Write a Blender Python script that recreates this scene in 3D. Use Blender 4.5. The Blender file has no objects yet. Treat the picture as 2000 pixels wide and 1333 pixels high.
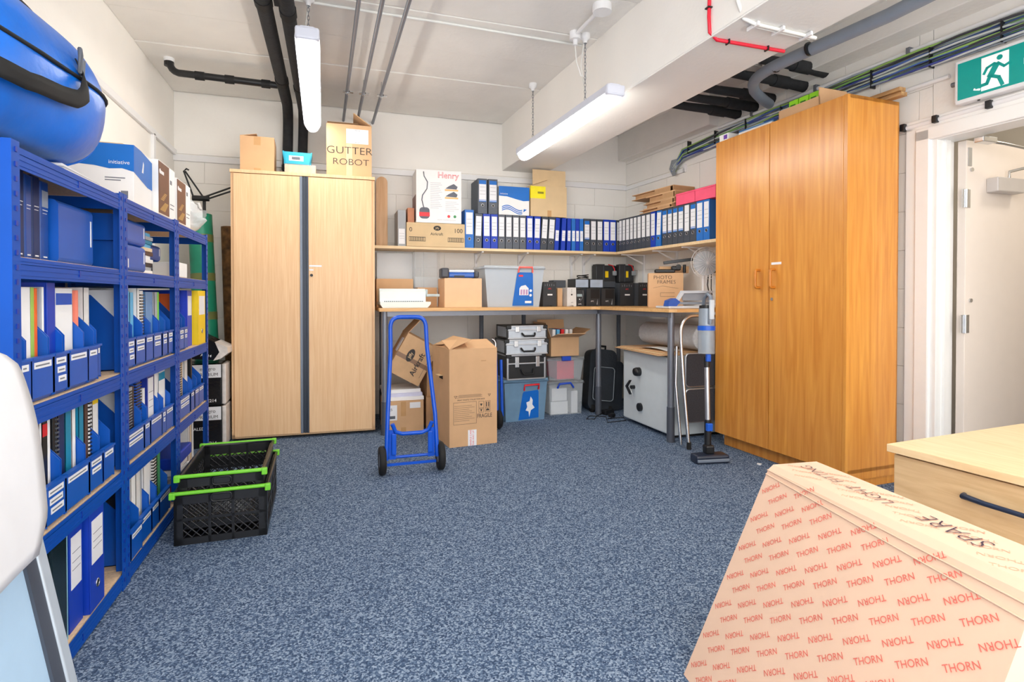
import bpy, bmesh, math, random
from mathutils import Matrix, Vector
random.seed(7)
scene = bpy.context.scene
COL = scene.collection

# ------------------------------------------------------------------ camera
FPX, YAW, PITCH, EYE = 1080.0, math.radians(18.0), math.radians(0.7), 1.08
cam_d = bpy.data.cameras.new('camera')
cam = bpy.data.objects.new('camera', cam_d); COL.objects.link(cam)
cam.location = (0, 0, EYE)
cam.rotation_euler = (math.pi/2 - PITCH, 0, -YAW)
cam_d.sensor_width = 36.0
cam_d.lens = FPX/2000*36.0
cam_d.shift_y = -(666.5 - (580 + FPX*math.tan(PITCH)))/2000
cam_d.clip_start = 0.02
scene.camera = cam
# ------------------------------------------------------------------ world, exposure
world = bpy.data.worlds.new('world'); scene.world = world
world.use_nodes = True
world.node_tree.nodes['Background'].inputs[0].default_value = (1.0, 0.985, 0.96, 1)
world.node_tree.nodes['Background'].inputs[1].default_value = 2.1
scene.view_settings.view_transform = 'Standard'
scene.view_settings.look = 'None'
scene.view_settings.gamma = 1.0
scene.view_settings.use_curve_mapping = False
scene.view_settings.exposure = 0.92
TUBE = 12.0          # emission of the fluorescent diffusers

# ------------------------------------------------------------------ materials
MATS = {}
def lin(c):
    return tuple(((v/255)/12.92 if v/255 <= 0.04045 else ((v/255+0.055)/1.055)**2.4) for v in c) + (1,)
def mat(name, rgb, rough=0.6, metal=0.0, var=0.06, scale=14.0, bump=0.0, bscale=60.0, alpha=1.0, trans=0.0, emit=0.0, coat=0.0, spec=0.5):
    if name in MATS: return MATS[name]
    m = bpy.data.materials.new(name); m.use_nodes = True
    nt = m.node_tree; p = nt.nodes['Principled BSDF']
    p.inputs['Roughness'].default_value = rough; p.inputs['Metallic'].default_value = metal
    p.inputs['Alpha'].default_value = alpha; p.inputs['Transmission Weight'].default_value = trans
    p.inputs['Coat Weight'].default_value = coat
    p.inputs['Specular IOR Level'].default_value = spec
    tc = nt.nodes.new('ShaderNodeTexCoord')
    nz = nt.nodes.new('ShaderNodeTexNoise'); nz.inputs['Scale'].default_value = scale; nz.inputs['Detail'].default_value = 4
    nt.links.new(tc.outputs['Object'], nz.inputs['Vector'])
    rp = nt.nodes.new('ShaderNodeValToRGB')
    a = lin(rgb); lo = tuple(max(0, c*(1-var)) for c in a[:3])+(1,); hi = tuple(min(1, c*(1+var)) for c in a[:3])+(1,)
    rp.color_ramp.elements[0].position = 0.3; rp.color_ramp.elements[0].color = lo
    rp.color_ramp.elements[1].position = 0.7; rp.color_ramp.elements[1].color = hi
    nt.links.new(nz.outputs['Fac'], rp.inputs['Fac']); nt.links.new(rp.outputs['Color'], p.inputs['Base Color'])
    if emit:
        p.inputs['Emission Color'].default_value = a; p.inputs['Emission Strength'].default_value = emit
    if bump:
        n2 = nt.nodes.new('ShaderNodeTexNoise'); n2.inputs['Scale'].default_value = bscale; n2.inputs['Detail'].default_value = 5
        nt.links.new(tc.outputs['Object'], n2.inputs['Vector'])
        b = nt.nodes.new('ShaderNodeBump'); b.inputs['Strength'].default_value = bump; b.inputs['Distance'].default_value = 0.01
        nt.links.new(n2.outputs['Fac'], b.inputs['Height']); nt.links.new(b.outputs['Normal'], p.inputs['Normal'])
    MATS[name] = m
    return m
def wood(name, light, dark, scale=(14, 14, 1.2), rough=0.45, contrast=(0.35, 0.75), coat=0.0, wav=2.0):
    if name in MATS: return MATS[name]
    m = bpy.data.materials.new(name); m.use_nodes = True
    nt = m.node_tree; p = nt.nodes['Principled BSDF']
    p.inputs['Roughness'].default_value = rough; p.inputs['Coat Weight'].default_value = coat; p.inputs['Coat Roughness'].default_value = 0.25
    tc = nt.nodes.new('ShaderNodeTexCoord'); mp = nt.nodes.new('ShaderNodeMapping')
    mp.inputs['Scale'].default_value = scale
    nt.links.new(tc.outputs['Object'], mp.inputs['Vector'])
    n1 = nt.nodes.new('ShaderNodeTexNoise'); n1.inputs['Scale'].default_value = wav; n1.inputs['Detail'].default_value = 8; n1.inputs['Distortion'].default_value = 0.6
    nt.links.new(mp.outputs['Vector'], n1.inputs['Vector'])
    rp = nt.nodes.new('ShaderNodeValToRGB')
    rp.color_ramp.elements[0].position = contrast[0]; rp.color_ramp.elements[0].color = lin(dark)
    rp.color_ramp.elements[1].position = contrast[1]; rp.color_ramp.elements[1].color = lin(light)
    nt.links.new(n1.outputs['Fac'], rp.inputs['Fac'])
    nt.links.new(rp.outputs['Color'], p.inputs['Base Color'])
    MATS[name] = m
    return m
def carpet_material():
    m = bpy.data.materials.new('carpet'); m.use_nodes = True
    nt = m.node_tree; p = nt.nodes['Principled BSDF']; p.inputs['Roughness'].default_value = 0.95
    p.inputs['Specular IOR Level'].default_value = 0.1
    tc = nt.nodes.new('ShaderNodeTexCoord')
    n1 = nt.nodes.new('ShaderNodeTexNoise'); n1.inputs['Scale'].default_value = 210; n1.inputs['Detail'].default_value = 2; n1.inputs['Roughness'].default_value = 0.85
    nt.links.new(tc.outputs['Object'], n1.inputs['Vector'])
    vo = nt.nodes.new('ShaderNodeTexVoronoi'); vo.inputs['Scale'].default_value = 190; vo.inputs['Randomness'].default_value = 1.0
    nt.links.new(tc.outputs['Object'], vo.inputs['Vector'])
    sp = nt.nodes.new('ShaderNodeSeparateColor'); nt.links.new(vo.outputs['Color'], sp.inputs[0])
    ma = nt.nodes.new('ShaderNodeMath'); ma.operation = 'MULTIPLY_ADD'; ma.inputs[1].default_value = 0.55; nt.links.new(sp.outputs[0], ma.inputs[0])
    mb = nt.nodes.new('ShaderNodeMath'); mb.operation = 'MULTIPLY'; mb.inputs[1].default_value = 0.5; nt.links.new(n1.outputs['Fac'], mb.inputs[0]); nt.links.new(mb.outputs[0], ma.inputs[2])
    rp = nt.nodes.new('ShaderNodeValToRGB'); e = rp.color_ramp.elements
    e[0].position = 0.24; e[0].color = lin((46, 62, 88))
    e[1].position = 0.84; e[1].color = lin((158, 174, 194))
    x = e.new(0.52); x.color = lin((82, 102, 130))
    nt.links.new(ma.outputs[0], rp.inputs['Fac'])
    nt.links.new(rp.outputs['Color'], p.inputs['Base Color'])
    b = nt.nodes.new('ShaderNodeBump'); b.inputs['Strength'].default_value = 0.4; b.inputs['Distance'].default_value = 0.004
    nt.links.new(n1.outputs['Fac'], b.inputs['Height']); nt.links.new(b.outputs['Normal'], p.inputs['Normal'])
    return m
M_WALL = mat('painted_wall', (246, 243, 238), 0.75, var=0.02, scale=3, bump=0.12, bscale=45)
M_CEIL = mat('painted_concrete', (243, 240, 235), 0.8, var=0.03, scale=4, bump=0.25, bscale=30)
M_WHITE = mat('white_gloss_paint', (245, 244, 242), 0.35, var=0.01)
M_PVC = mat('white_plastic', (240, 240, 242), 0.35, var=0.01)
M_STEELBLUE = mat('blue_powder_coat', (0, 76, 174), 0.45, var=0.05, scale=6, spec=0.25)
M_STEELDARK = mat('deep_blue_powder_coat', (2, 48, 150), 0.4, var=0.05)
M_MDF = mat('chipboard', (228, 196, 160), 0.8, var=0.12, scale=120)
M_FILEBLUE = mat('blue_plastic', (4, 86, 186), 0.4, var=0.04)
M_LEVERBLUE = mat('royal_blue_card', (4, 58, 182), 0.45, var=0.05)
M_LIGHTBLUE = mat('mid_blue_card', (28, 112, 200), 0.45, var=0.05)
M_GREY = mat('charcoal_card', (92, 98, 108), 0.6, var=0.12, scale=90)
M_NAVY = mat('navy_cloth', (14, 40, 92), 0.5, var=0.08)
M_BLACK = mat('black_plastic', (24, 25, 28), 0.4, var=0.1)
M_RUBBER = mat('black_rubber', (22, 22, 23), 0.75, var=0.1)
M_LAG = mat('black_pipe_lagging', (40, 41, 44), 0.85, var=0.2, scale=25, bump=0.3)
M_PAPER = mat('white_paper', (246, 246, 246), 0.8, var=0.015)
M_PAPER2 = mat('off_white_paper', (232, 230, 228), 0.8, var=0.03, scale=60)
M_LABEL = mat('white_label', (240, 241, 245), 0.55, var=0.01)
M_INK = mat('dark_print', (55, 52, 52), 0.7, var=0.05)
M_CARD = mat('brown_cardboard', (214, 172, 130), 0.8, var=0.05, scale=8)
M_CARD2 = mat('pale_cardboard', (222, 194, 152), 0.8, var=0.05, scale=8)
M_CARDIN = mat('cardboard_inside', (190, 148, 106), 0.85, var=0.06)
M_TAPE = mat('packing_tape', (205, 160, 110), 0.25, var=0.05)
M_CHROME = mat('bright_metal', (205, 207, 210), 0.25, 1.0, var=0.03)
M_ALU = mat('aluminium', (190, 193, 198), 0.35, 0.9, var=0.05)
M_GREYMETAL = mat('grey_tube', (128, 132, 142), 0.4, 0.5, var=0.05)
M_BEECH = wood('beech_veneer', (246, 209, 165), (233, 188, 140), (40, 40, 1.6), 0.45, (0.3, 0.75))
M_OAK = wood('oak_veneer', (236, 166, 76), (208, 130, 48), (16, 16, 0.9), 0.32, (0.28, 0.74), coat=0.35, wav=2.2)
M_MAPLE = wood('maple_laminate', (240, 214, 172), (228, 196, 148), (3, 30, 30), 0.4, (0.3, 0.7))
M_BENCH = wood('bench_laminate', (232, 186, 126), (216, 164, 104), (3, 30, 30), 0.4, (0.3, 0.7))
M_PINE = wood('pine_board', (228, 190, 150), (206, 160, 118), (20, 20, 1.5), 0.6, (0.3, 0.7))
M_CLEAR = mat('clear_plastic', (225, 233, 240), 0.2, var=0.01, alpha=0.2)
M_FROST = mat('frosted_plastic', (218, 228, 238), 0.4, var=0.01, alpha=0.5)
M_FILM = mat('plastic_film', (226, 232, 238), 0.15, var=0.02, alpha=0.25)
M_CABLEW = mat('white_cable', (236, 236, 232), 0.45, var=0.02)
M_CABLEG = mat('grey_cable', (150, 156, 162), 0.5, var=0.04)
M_RED = mat('red_plastic', (226, 42, 52), 0.4, var=0.04)
M_GREEN = mat('green_plastic', (118, 205, 52), 0.4, var=0.04)
M_YELLOW = mat('yellow_card', (250, 212, 8), 0.5, var=0.03)
M_PRINTBLUE = mat('blue_print', (10, 112, 205), 0.5, var=0.03)

# ------------------------------------------------------------------ mesh helper
class G:
    def __init__(s): s.v = []; s.f = []; s.sm = []
    def _add(s, vs, fs, M=None, smooth=False):
        n = len(s.v)
        s.v += [tuple(M @ Vector(v)) for v in vs] if M is not None else [tuple(v) for v in vs]
        s.f += [tuple(i+n for i in f) for f in fs]; s.sm += [smooth]*len(fs)
        return s
    def box(s, x0, y0, z0, x1, y1, z1, M=None):
        vs = [(x0,y0,z0),(x1,y0,z0),(x1,y1,z0),(x0,y1,z0),(x0,y0,z1),(x1,y0,z1),(x1,y1,z1),(x0,y1,z1)]
        return s._add(vs, [(3,2,1,0),(4,5,6,7),(0,1,5,4),(1,2,6,5),(2,3,7,6),(3,0,4,7)], M)
    def cham(s, x0, y0, z0, x1, y1, z1, c=0.004, M=None):
        # box with chamfered vertical and horizontal edges
        X, Y, Z = (x0, x1), (y0, y1), (z0, z1); b = bmesh.new()
        bmesh.ops.create_cube(b, size=1.0)
        for q in b.verts:
            q.co = Vector((X[q.co.x > 0], Y[q.co.y > 0], Z[q.co.z > 0]))
        bmesh.ops.bevel(b, geom=b.edges[:], offset=c, segments=2, affect='EDGES', profile=0.5)
        b.verts.index_update()
        s._add([q.co.copy() for q in b.verts], [tuple(q.index for q in f.verts) for f in b.faces], M)
        b.free(); return s
    def cyl(s, p0, p1, r, n=12, r1=None, caps=True, M=None):
        p0, p1 = Vector(p0), Vector(p1); r1 = r if r1 is None else r1
        d = (p1-p0).normalized(); a = d.orthogonal().normalized(); b = d.cross(a)
        vs = []
        for p, q in ((p0, r), (p1, r1)):
            vs += [p + (a*math.cos(2*math.pi*i/n) + b*math.sin(2*math.pi*i/n))*q for i in range(n)]
        s._add(vs, [(i, (i+1) % n, n+(i+1) % n, n+i) for i in range(n)], M, True)
        if caps: s._add(vs, [tuple(range(n-1, -1, -1)), tuple(range(n, 2*n))], M)
        return s
    def tube(s, pts, r, n=8, closed=False, M=None, caps=True):
        pts = [Vector(p) for p in pts]; m = len(pts); rings = []
        up = None
        for i, p in enumerate(pts):
            if closed: t = pts[(i+1) % m]-pts[i-1]
            else: t = pts[min(i+1, m-1)]-pts[max(i-1, 0)]
            t.normalize()
            if up is None: up = t.orthogonal().normalized()
            up = (up - t*up.dot(t))
            up = up.normalized() if up.length > 1e-6 else t.orthogonal().normalized()
            b = t.cross(up); rr = r[i] if isinstance(r, (list, tuple)) else r
            rings.append([p + (up*math.cos(2*math.pi*k/n)+b*math.sin(2*math.pi*k/n))*rr for k in range(n)])
        vs = [v for q in rings for v in q]; fs = []
        for i in range(m if closed else m-1):
            j = (i+1) % m
            fs += [(i*n+k, i*n+(k+1) % n, j*n+(k+1) % n, j*n+k) for k in range(n)]
        s._add(vs, fs, M, True)
        if caps and not closed: s._add(vs, [tuple(range(n-1, -1, -1)), tuple(range((m-1)*n, m*n))], M)
        return s
    def prism(s, poly, a, b, axis='x', M=None):
        # polygon in the two other axes (in xyz order), extruded from a to b
        def P(q, t): return {'x': (t, q[0], q[1]), 'y': (q[0], t, q[1]), 'z': (q[0], q[1], t)}[axis]
        n = len(poly); vs = [P(q, a) for q in poly]+[P(q, b) for q in poly]
        return s._add(vs, [tuple(range(n-1, -1, -1)), tuple(range(n, 2*n))]+[(i, (i+1) % n, n+(i+1) % n, n+i) for i in range(n)], M)
    def lathe(s, prof, n=20, M=None):
        vs = []
        for r, z in prof: vs += [(r*math.cos(2*math.pi*i/n), r*math.sin(2*math.pi*i/n), z) for i in range(n)]
        fs = [(j*n+i, j*n+(i+1) % n, (j+1)*n+(i+1) % n, (j+1)*n+i) for j in range(len(prof)-1) for i in range(n)]
        return s._add(vs, fs, M, True)
    def grid(s, fn, nu, nv, M=None, smooth=True):
        vs = [fn(i/nu, j/nv) for j in range(nv+1) for i in range(nu+1)]
        return s._add(vs, [(j*(nu+1)+i, j*(nu+1)+i+1, (j+1)*(nu+1)+i+1, (j+1)*(nu+1)+i) for j in range(nv) for i in range(nu)], M, smooth)
    def quad(s, a, b, c, d, M=None): return s._add([a, b, c, d], [(0, 1, 2, 3)], M)
    def mesh(s, name, m):
        me = bpy.data.meshes.new(name); me.from_pydata(s.v, [], s.f)
        b = bmesh.new(); b.from_mesh(me); bmesh.ops.recalc_face_normals(b, faces=b.faces[:]); b.to_mesh(me); b.free()
        for p, q in zip(me.polygons, s.sm): p.use_smooth = q
        me.materials.append(m); me.update()
        return me
def link(name, me, parent=None):
    o = bpy.data.objects.new(name, me); COL.objects.link(o)
    if parent is not None: o.parent = parent
    return o
def part(name, g, m, parent, label=None, solid=0, M=None):
    o = link(name, g.mesh(name, m), parent)
    if M is not None: o.matrix_local = M
    if label: o['label'] = label
    if solid:
        k = o.modifiers.new('thickness', 'SOLIDIFY'); k.thickness = solid; k.offset = 0
    return o
def tag(o, label, cat, group=None):
    o['label'] = label; o['category'] = cat
    if group: o['group'] = group
    return o
def thing(name, label, cat, loc=(0, 0, 0), rz=0, group=None):
    o = link(name, None); o.empty_display_size = 0.05
    o.location = loc; o.rotation_euler = (0, 0, rz)
    return tag(o, label, cat, group)
def solo(name, g, m, label, cat, loc=(0, 0, 0), rz=0, group=None):
    o = link(name, g.mesh(name, m)); o.location = loc; o.rotation_euler = (0, 0, rz)
    return tag(o, label, cat, group)
def struct(name, g, m, parent=None):
    o = link(name, g.mesh(name, m), parent)
    if parent is None: o['kind'] = 'structure'
    return o
def arc(cx, cy, r, a0, a1, n=8):
    return [(cx+r*math.cos(a0+(a1-a0)*i/n), cy+r*math.sin(a0+(a1-a0)*i/n)) for i in range(n+1)]
def rrect(x0, y0, x1, y1, r, n=5):
    h = math.pi/2
    return arc(x1-r, y1-r, r, 0, h, n)+arc(x0+r, y1-r, r, h, 2*h, n)+arc(x0+r, y0+r, r, 2*h, 3*h, n)+arc(x1-r, y0+r, r, 3*h, 4*h, n)
TXT = {}
def text_mesh(s, m, bold=0.0):
    k = (s, m.name, bold)
    if k not in TXT:
        c = bpy.data.curves.new('lettering', 'FONT'); c.body = s; c.align_x = 'CENTER'; c.align_y = 'CENTER'; c.size = 1.0; c.offset = bold; c.resolution_u = 3
        o = bpy.data.objects.new('lettering', c); COL.objects.link(o)
        me = bpy.data.meshes.new_from_object(o.evaluated_get(bpy.context.evaluated_depsgraph_get()))
        bpy.data.objects.remove(o); me.materials.clear(); me.materials.append(m); TXT[k] = me
    return TXT[k]
def text(s, size, m, parent, at, xd=(1, 0, 0), yd=(0, 0, 1), bold=0.0, name='lettering', sx=1.0):
    xd, yd = Vector(xd).normalized(), Vector(yd).normalized(); zd = xd.cross(yd)
    o = link(name, text_mesh(s, m, bold), parent)
    R = Matrix((xd*size*sx, yd*size, zd*size)).transposed().to_4x4()
    o.matrix_local = Matrix.Translation(Vector(at)+zd*0.0008) @ R
    return o
ORD = 'first second third fourth fifth sixth seventh eighth ninth tenth eleventh twelfth thirteenth fourteenth fifteenth sixteenth seventeenth eighteenth nineteenth twentieth twenty-first twenty-second twenty-third twenty-fourth'.split()

# ------------------------------------------------------------------ room
WY = 5.2                                  # back wall
KX = 0.0734                               # the right wall opens out towards the viewer
RA = -math.pi/2 + math.atan(KX)           # heading of things that stand against the right wall
def wx(y): return 2.957 + (WY-y)*KX
LX = -1.235; CZ = 2.77; Y0 = -1.2
def RWM(y, off=0.0):                      # frame on the right wall: x towards the viewer, y into the wall
    return Matrix.Translation((wx(y)-off, y, 0)) @ Matrix.Rotation(RA, 4, 'Z')
struct('floor', G().box(LX-0.1, Y0, -0.06, 5.2, WY+0.1, 0), carpet_material())
ceil = struct('ceiling', G().box(LX-0.1, Y0, CZ+0.012, 3.6, WY+0.1, CZ+0.15), M_CEIL)
for i in range(14):                       # precast planks with recessed joints
    y1 = WY - 0.01 - i*0.475; y0 = max(y1 - 0.467, Y0)
    if y1 > Y0+0.1:
        part('plank', G().cham(LX, y0, CZ-0.004*(i % 2), 3.5, y1, CZ+0.02, 0.005), M_CEIL, ceil)
struct('wall_left', G().box(LX-0.1, Y0, 0, LX, WY+0.1, CZ+0.1), M_WALL)
wb = struct('wall_back', G().box(LX-0.1, WY+0.006, 0, 3.2, WY+0.12, CZ+0.1), M_WALL)
blk = None
def block_mesh(w, h):
    return G().cham(0, 0, 0, w, 0.012, h, 0.0016).mesh('block', M_WALL)
BM = {}
def add_block(parent, w, h, M):
    k = (round(w, 3), round(h, 3))
    if k not in BM: BM[k] = block_mesh(w, h)
    o = link('block', BM[k], parent); o.matrix_local = M
for r in range(10):
    x = LX - (0.225 if r % 2 else 0)
    while x < 2.95:
        a = max(x, LX); b = min(x+0.4475, 2.957)
        if b-a > 0.03: add_block(wb, b-a, 0.2225, Matrix.Translation((a, WY-0.0015, r*0.225+0.0012)))
        x += 0.45
part('lintel', G().cham(LX, WY-0.004, 2.262, 2.957, WY+0.02, CZ, 0.004), M_WALL, wb)
# right wall, in its own frame: u runs from the back corner towards the viewer
RW = RWM(WY)
wr = struct('wall_right', G().box(0, 0.008, 0, 3.0, 0.12, CZ+0.1), M_WALL)
wr.matrix_local = RW
part('wall_over_door', G().box(3.0, 0.0, 1.965, 6.4, 0.12, CZ+0.1), M_WALL, wr)
part('wall_past_door', G().box(3.9, 0.0, 0, 6.4, 0.12, 1.965), M_WALL, wr)
for r in range(12):
    u = -(0.225 if r % 2 else 0)
    while u < 3.0:
        a = max(u, 0); b = min(u+0.4475, 2.995)
        if b-a > 0.03: add_block(wr, b-a, 0.2225, Matrix.Translation((a, 0.0, r*0.225+0.0012)))
        u += 0.45
part('ledge', G().cham(0, -0.1, 2.5, 1.35, 0.05, CZ+0.02, 0.006), M_CEIL, wr)
part('ledge', G().cham(1.95, -0.16, 2.56, 3.6, 0.05, CZ+0.02, 0.006), M_CEIL, wr)
# downstand beam
bm_a = math.atan(0.04)
beam = struct('trim_1', G().cham(0, -6.3, 2.315, 0.44, 0.02, CZ+0.03, 0.006), M_WALL)
beam.location = (1.585, WY, 0); beam.rotation_euler = (0, 0, bm_a)
part('soffit_board', G().cham(0.004, -6.3, 2.309, 0.436, -2.02, 2.318, 0.002), M_WALL, beam)
# door opening in the right wall: frame, leaf standing open into the passage
dr = link('door_1', None); dr['kind'] = 'structure'; dr.matrix_local = RW
U0, U1, DZ = 3.0, 3.86, 1.945
part('jamb', G().cham(U0-0.002, -0.012, 0, U0+0.03, 0.135, DZ+0.03, 0.003), M_WHITE, dr)
part('jamb', G().cham(U1, -0.012, 0, U1+0.03, 0.135, DZ+0.03, 0.003), M_WHITE, dr)
part('head', G().cham(U0, -0.012, DZ, U1+0.03, 0.135, DZ+0.03, 0.003), M_WHITE, dr)
part('door_stop', G().box(U0+0.03, 0.04, 0, U0+0.045, 0.08, DZ), M_WHITE, dr)
part('architrave', G().cham(U0-0.135, -0.022, 0, U0-0.075, 0.0, DZ+0.1, 0.006).cham(U0-0.08, -0.03, 0, U0, 0.0, DZ+0.07, 0.008), M_WHITE, dr)
part('architrave', G().cham(U0-0.135, -0.022, DZ+0.075, U1+0.135, 0.0, DZ+0.135, 0.006).cham(U0-0.08, -0.03, DZ+0.005, U1+0.08, 0.0, DZ+0.08, 0.008), M_WHITE, dr)
LEAF = Matrix.Translation((U0+0.05, 0.13, 0)) @ Matrix.Rotation(math.radians(86), 4, 'Z')
leaf = part('leaf', G().cham(0, -0.044, 0.012, 0.8, 0, 1.94, 0.003), mat('door_paint', (240, 228, 218), 0.4, var=0.01), dr, M=LEAF)
for z in (0.22, 0.93, 1.62):
    h = part('hinge', G().box(-0.03, -0.047, z-0.05, 0.032, -0.043, z+0.05).cyl((-0.004, -0.05, z-0.05), (-0.004, -0.05, z+0.05), 0.007, 10), M_CHROME, leaf)
for z in (1.06, 1.78): part('dog_bolt', G().cyl((0.04, -0.052, z), (0.04, -0.04, z), 0.011, 12), M_CHROME, leaf)
part('maker_plate', G().box(0.012, -0.047, 1.8, 0.042, -0.043, 1.9), M_ALU, leaf)
part('closer_box', G().cham(0.16, -0.105, 1.66, 0.38, -0.044, 1.74, 0.006), mat('silver_paint', (205, 200, 198), 0.35, 0.3, var=0.02), leaf)
part('closer_arm', G().tube([(0.3, -0.075, 1.745), (0.3, -0.075, 1.78), (0.56, -0.2, 1.85)], 0.008, 8).tube([(0.56, -0.2, 1.852), (0.1, -0.16, 1.9), (0.02, -0.13, 1.915)], 0.008, 8).cham(-0.05, -0.16, 1.9, 0.06, -0.11, 1.93, 0.005), M_CHROME, leaf)
# passage beyond the door
struct('wall_passage', G().box(4.55, 0.3, 0, 4.65, 5.0, CZ).box(3.35, 3.3, 0, 4.6, 3.4, CZ).box(3.3, 0.2, 0, 4.6, 0.3, CZ), mat('passage_paint', (246, 238, 226), 0.7, var=0.01))
struct('ceiling_passage', G().box(3.28, 0.2, 2.5, 4.65, 3.4, 2.56), M_CEIL)
pl = thing('ceiling_lamp', 'round opal ceiling lamp in the passage beyond the open door', 'lamp', (3.95, 1.5, 2.5))
part('opal_cover', G().lathe([(0.001, -0.07), (0.1, -0.06), (0.15, -0.03), (0.155, 0)], 24), mat('opal_lamp', (255, 246, 230), 0.5, emit=16), pl)
part('base_ring', G().lathe([(0.155, -0.015), (0.17, -0.012), (0.17, 0)], 24), M_PVC, pl)
# surface trunking on the walls
part('trunking', G().cham(LX, 3.15, 2.245, LX+0.022, WY, 2.29, 0.003), M_PVC, bpy.data.objects['wall_left'])
part('trunking', G().cham(LX, 3.15, 2.225, LX+0.03, 3.21, 2.3, 0.003), M_PVC, bpy.data.objects['wall_left'])
part('trunking', G().cham(LX, 4.58, 1.3, LX+0.022, 4.63, 2.26, 0.003), M_PVC, bpy.data.objects['wall_left'])
part('trunking', G().cham(LX, WY-0.026, 2.2, 2.95, WY-0.002, 2.25, 0.003), M_PVC, wb)
part('trunking', G().cham(0, -0.02, 2.2, 0.95, 0, 2.235, 0.003), M_PVC, wr)
part('trunking', G().cham(0.925, -0.02, 2.2, 0.96, 0, 2.27, 0.003), M_PVC, wr)
# ------------------------------------------------------------------ light fittings
M_DIFF = mat('lit_diffuser', (255, 252, 244), 0.4, var=0.0, emit=TUBE)
M_DIFFEND = mat('diffuser_end', (245, 246, 250), 0.2, var=0.0, alpha=0.55)
M_HOUSE = mat('lamp_housing', (214, 218, 232), 0.45, var=0.01)
def batten(label, loc, rz, L, drop, chain_at):
    t = thing('batten_light', label, 'light fitting', loc, rz, 'fluorescent batten lights')
    h = 0.055
    prof = [(-0.062, 0.0), (-0.058, 0.045), (-0.03, 0.06), (0.03, 0.06), (0.058, 0.045), (0.062, 0.0)]
    part('housing', G().prism(prof, -L/2, L/2, 'y'), M_HOUSE, t)
    dp = [(0.058, 0.0)] + [(0.055*math.cos(a), -0.058*math.sin(a)) for a in [math.pi*i/10 for i in range(1, 10)]] + [(-0.058, 0.0)]
    part('diffuser', G().prism(dp, -L/2+0.06, L/2-0.06, 'y'), M_DIFF, t)
    for s in (-1, 1):
        part('diffuser_end', G().prism([(x*0.96, z*0.96) for x, z in dp], s*(L/2-0.06), s*(L/2-0.012), 'y'), M_DIFFEND, t)
        part('end_cap', G().cham(-0.06, s*L/2-0.02, -0.012, 0.06, s*L/2+0.02, 0.052, 0.012), M_HOUSE, t)
    for k, y in enumerate(chain_at):
        g = G(); n = int(drop/0.022)
        for i in range(n):
            z = 0.06+i*drop/n; ring = []
            for q in range(8):
                a = 2*math.pi*q/8; e = (0.006*math.cos(a), 0.015*math.sin(a)+0.012)
                ring.append((e[0], y, z+e[1]) if i % 2 else (0, y+e[0], z+e[1]))
            g.tube(ring, 0.0016, 4, closed=True)
        part('chain', g, M_GREYMETAL, t)
        part('clip', G().box(-0.012, y-0.012, 0.055, 0.012, y+0.012, 0.068), M_CHROME, t)
        part('ceiling_rose', G().lathe([(0.012, drop-0.0), (0.016, drop+0.02), (0.032, drop+0.03), (0.034, drop+0.062)], 16, Matrix.Translation((0, y, 0))), M_PVC, t)
    y = chain_at[0]
    part('flex', G().tube([(0.0, y+0.02, 0.05), (0.02, y+0.03, drop*0.3), (-0.015, y+0.03, drop*0.7), (0, y+0.01, drop+0.03)], 0.004, 6), M_CABLEW, t)
    return t
batten('lit batten light on chains above the pale beech cupboard', (-0.13, 3.84, 2.42), math.atan(0.015), 1.56, 0.3, (-0.5, 0.55))
batten('lit batten light on chains alongside the white ceiling beam', (1.54, 3.62, 2.262), bm_a, 1.46, 0.45, (-0.36, 0.52))
batten('added unseen batten light on the ceiling behind the viewer', (-0.1, 0.3, 2.42), 0, 1.56, 0.3, (-0.5, 0.55))  # unseen fitting added behind the camera to brighten the room
batten('added unseen batten light behind the viewer, near the passage side', (1.3, 0.6, 2.42), 0, 1.56, 0.3, (-0.5, 0.55))  # second unseen fitting, likewise added as extra light
# junction roses and conduit by the beam
t = thing('junction_box', 'white round junction box with lamp lead on the ceiling beside the beam', 'junction box', (1.48, 3.25, CZ))
part('box', G().cyl((0, 0, -0.05), (0, 0, 0), 0.036, 18), M_PVC, t)
part('gland', G().cyl((0, 0, -0.085), (0, 0, -0.05), 0.015, 12), M_PVC, t)
part('lead', G().tube([(0, 0, -0.08), (0.0, -0.02, -0.2), (0.03, -0.02, -0.28), (0.08, 0.02, -0.28), (0.1, 0.03, -0.2)], 0.004, 6), M_CABLEW, t)
t = thing('junction_box', 'larger white junction box at the ceiling end of the short conduit', 'junction box', (1.49, 2.9, CZ))
part('box', G().cyl((0, 0, -0.045), (0, 0, 0), 0.055, 20), M_PVC, t)
part('conduit', G().cyl((-0.005, 0.03, -0.02), (-0.01, 0.33, -0.02), 0.012, 10), M_PVC, t)
solo('ceiling_conduit', G().tube([(0, 0, 0), (1.1, 0.0, 0.0), (1.95, 0.02, 0)], 0.008, 8), M_CABLEW, 'thin white cable clipped across the ceiling slabs to the beam', 'cable', (-0.36, 3.37, CZ-0.012))
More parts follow.
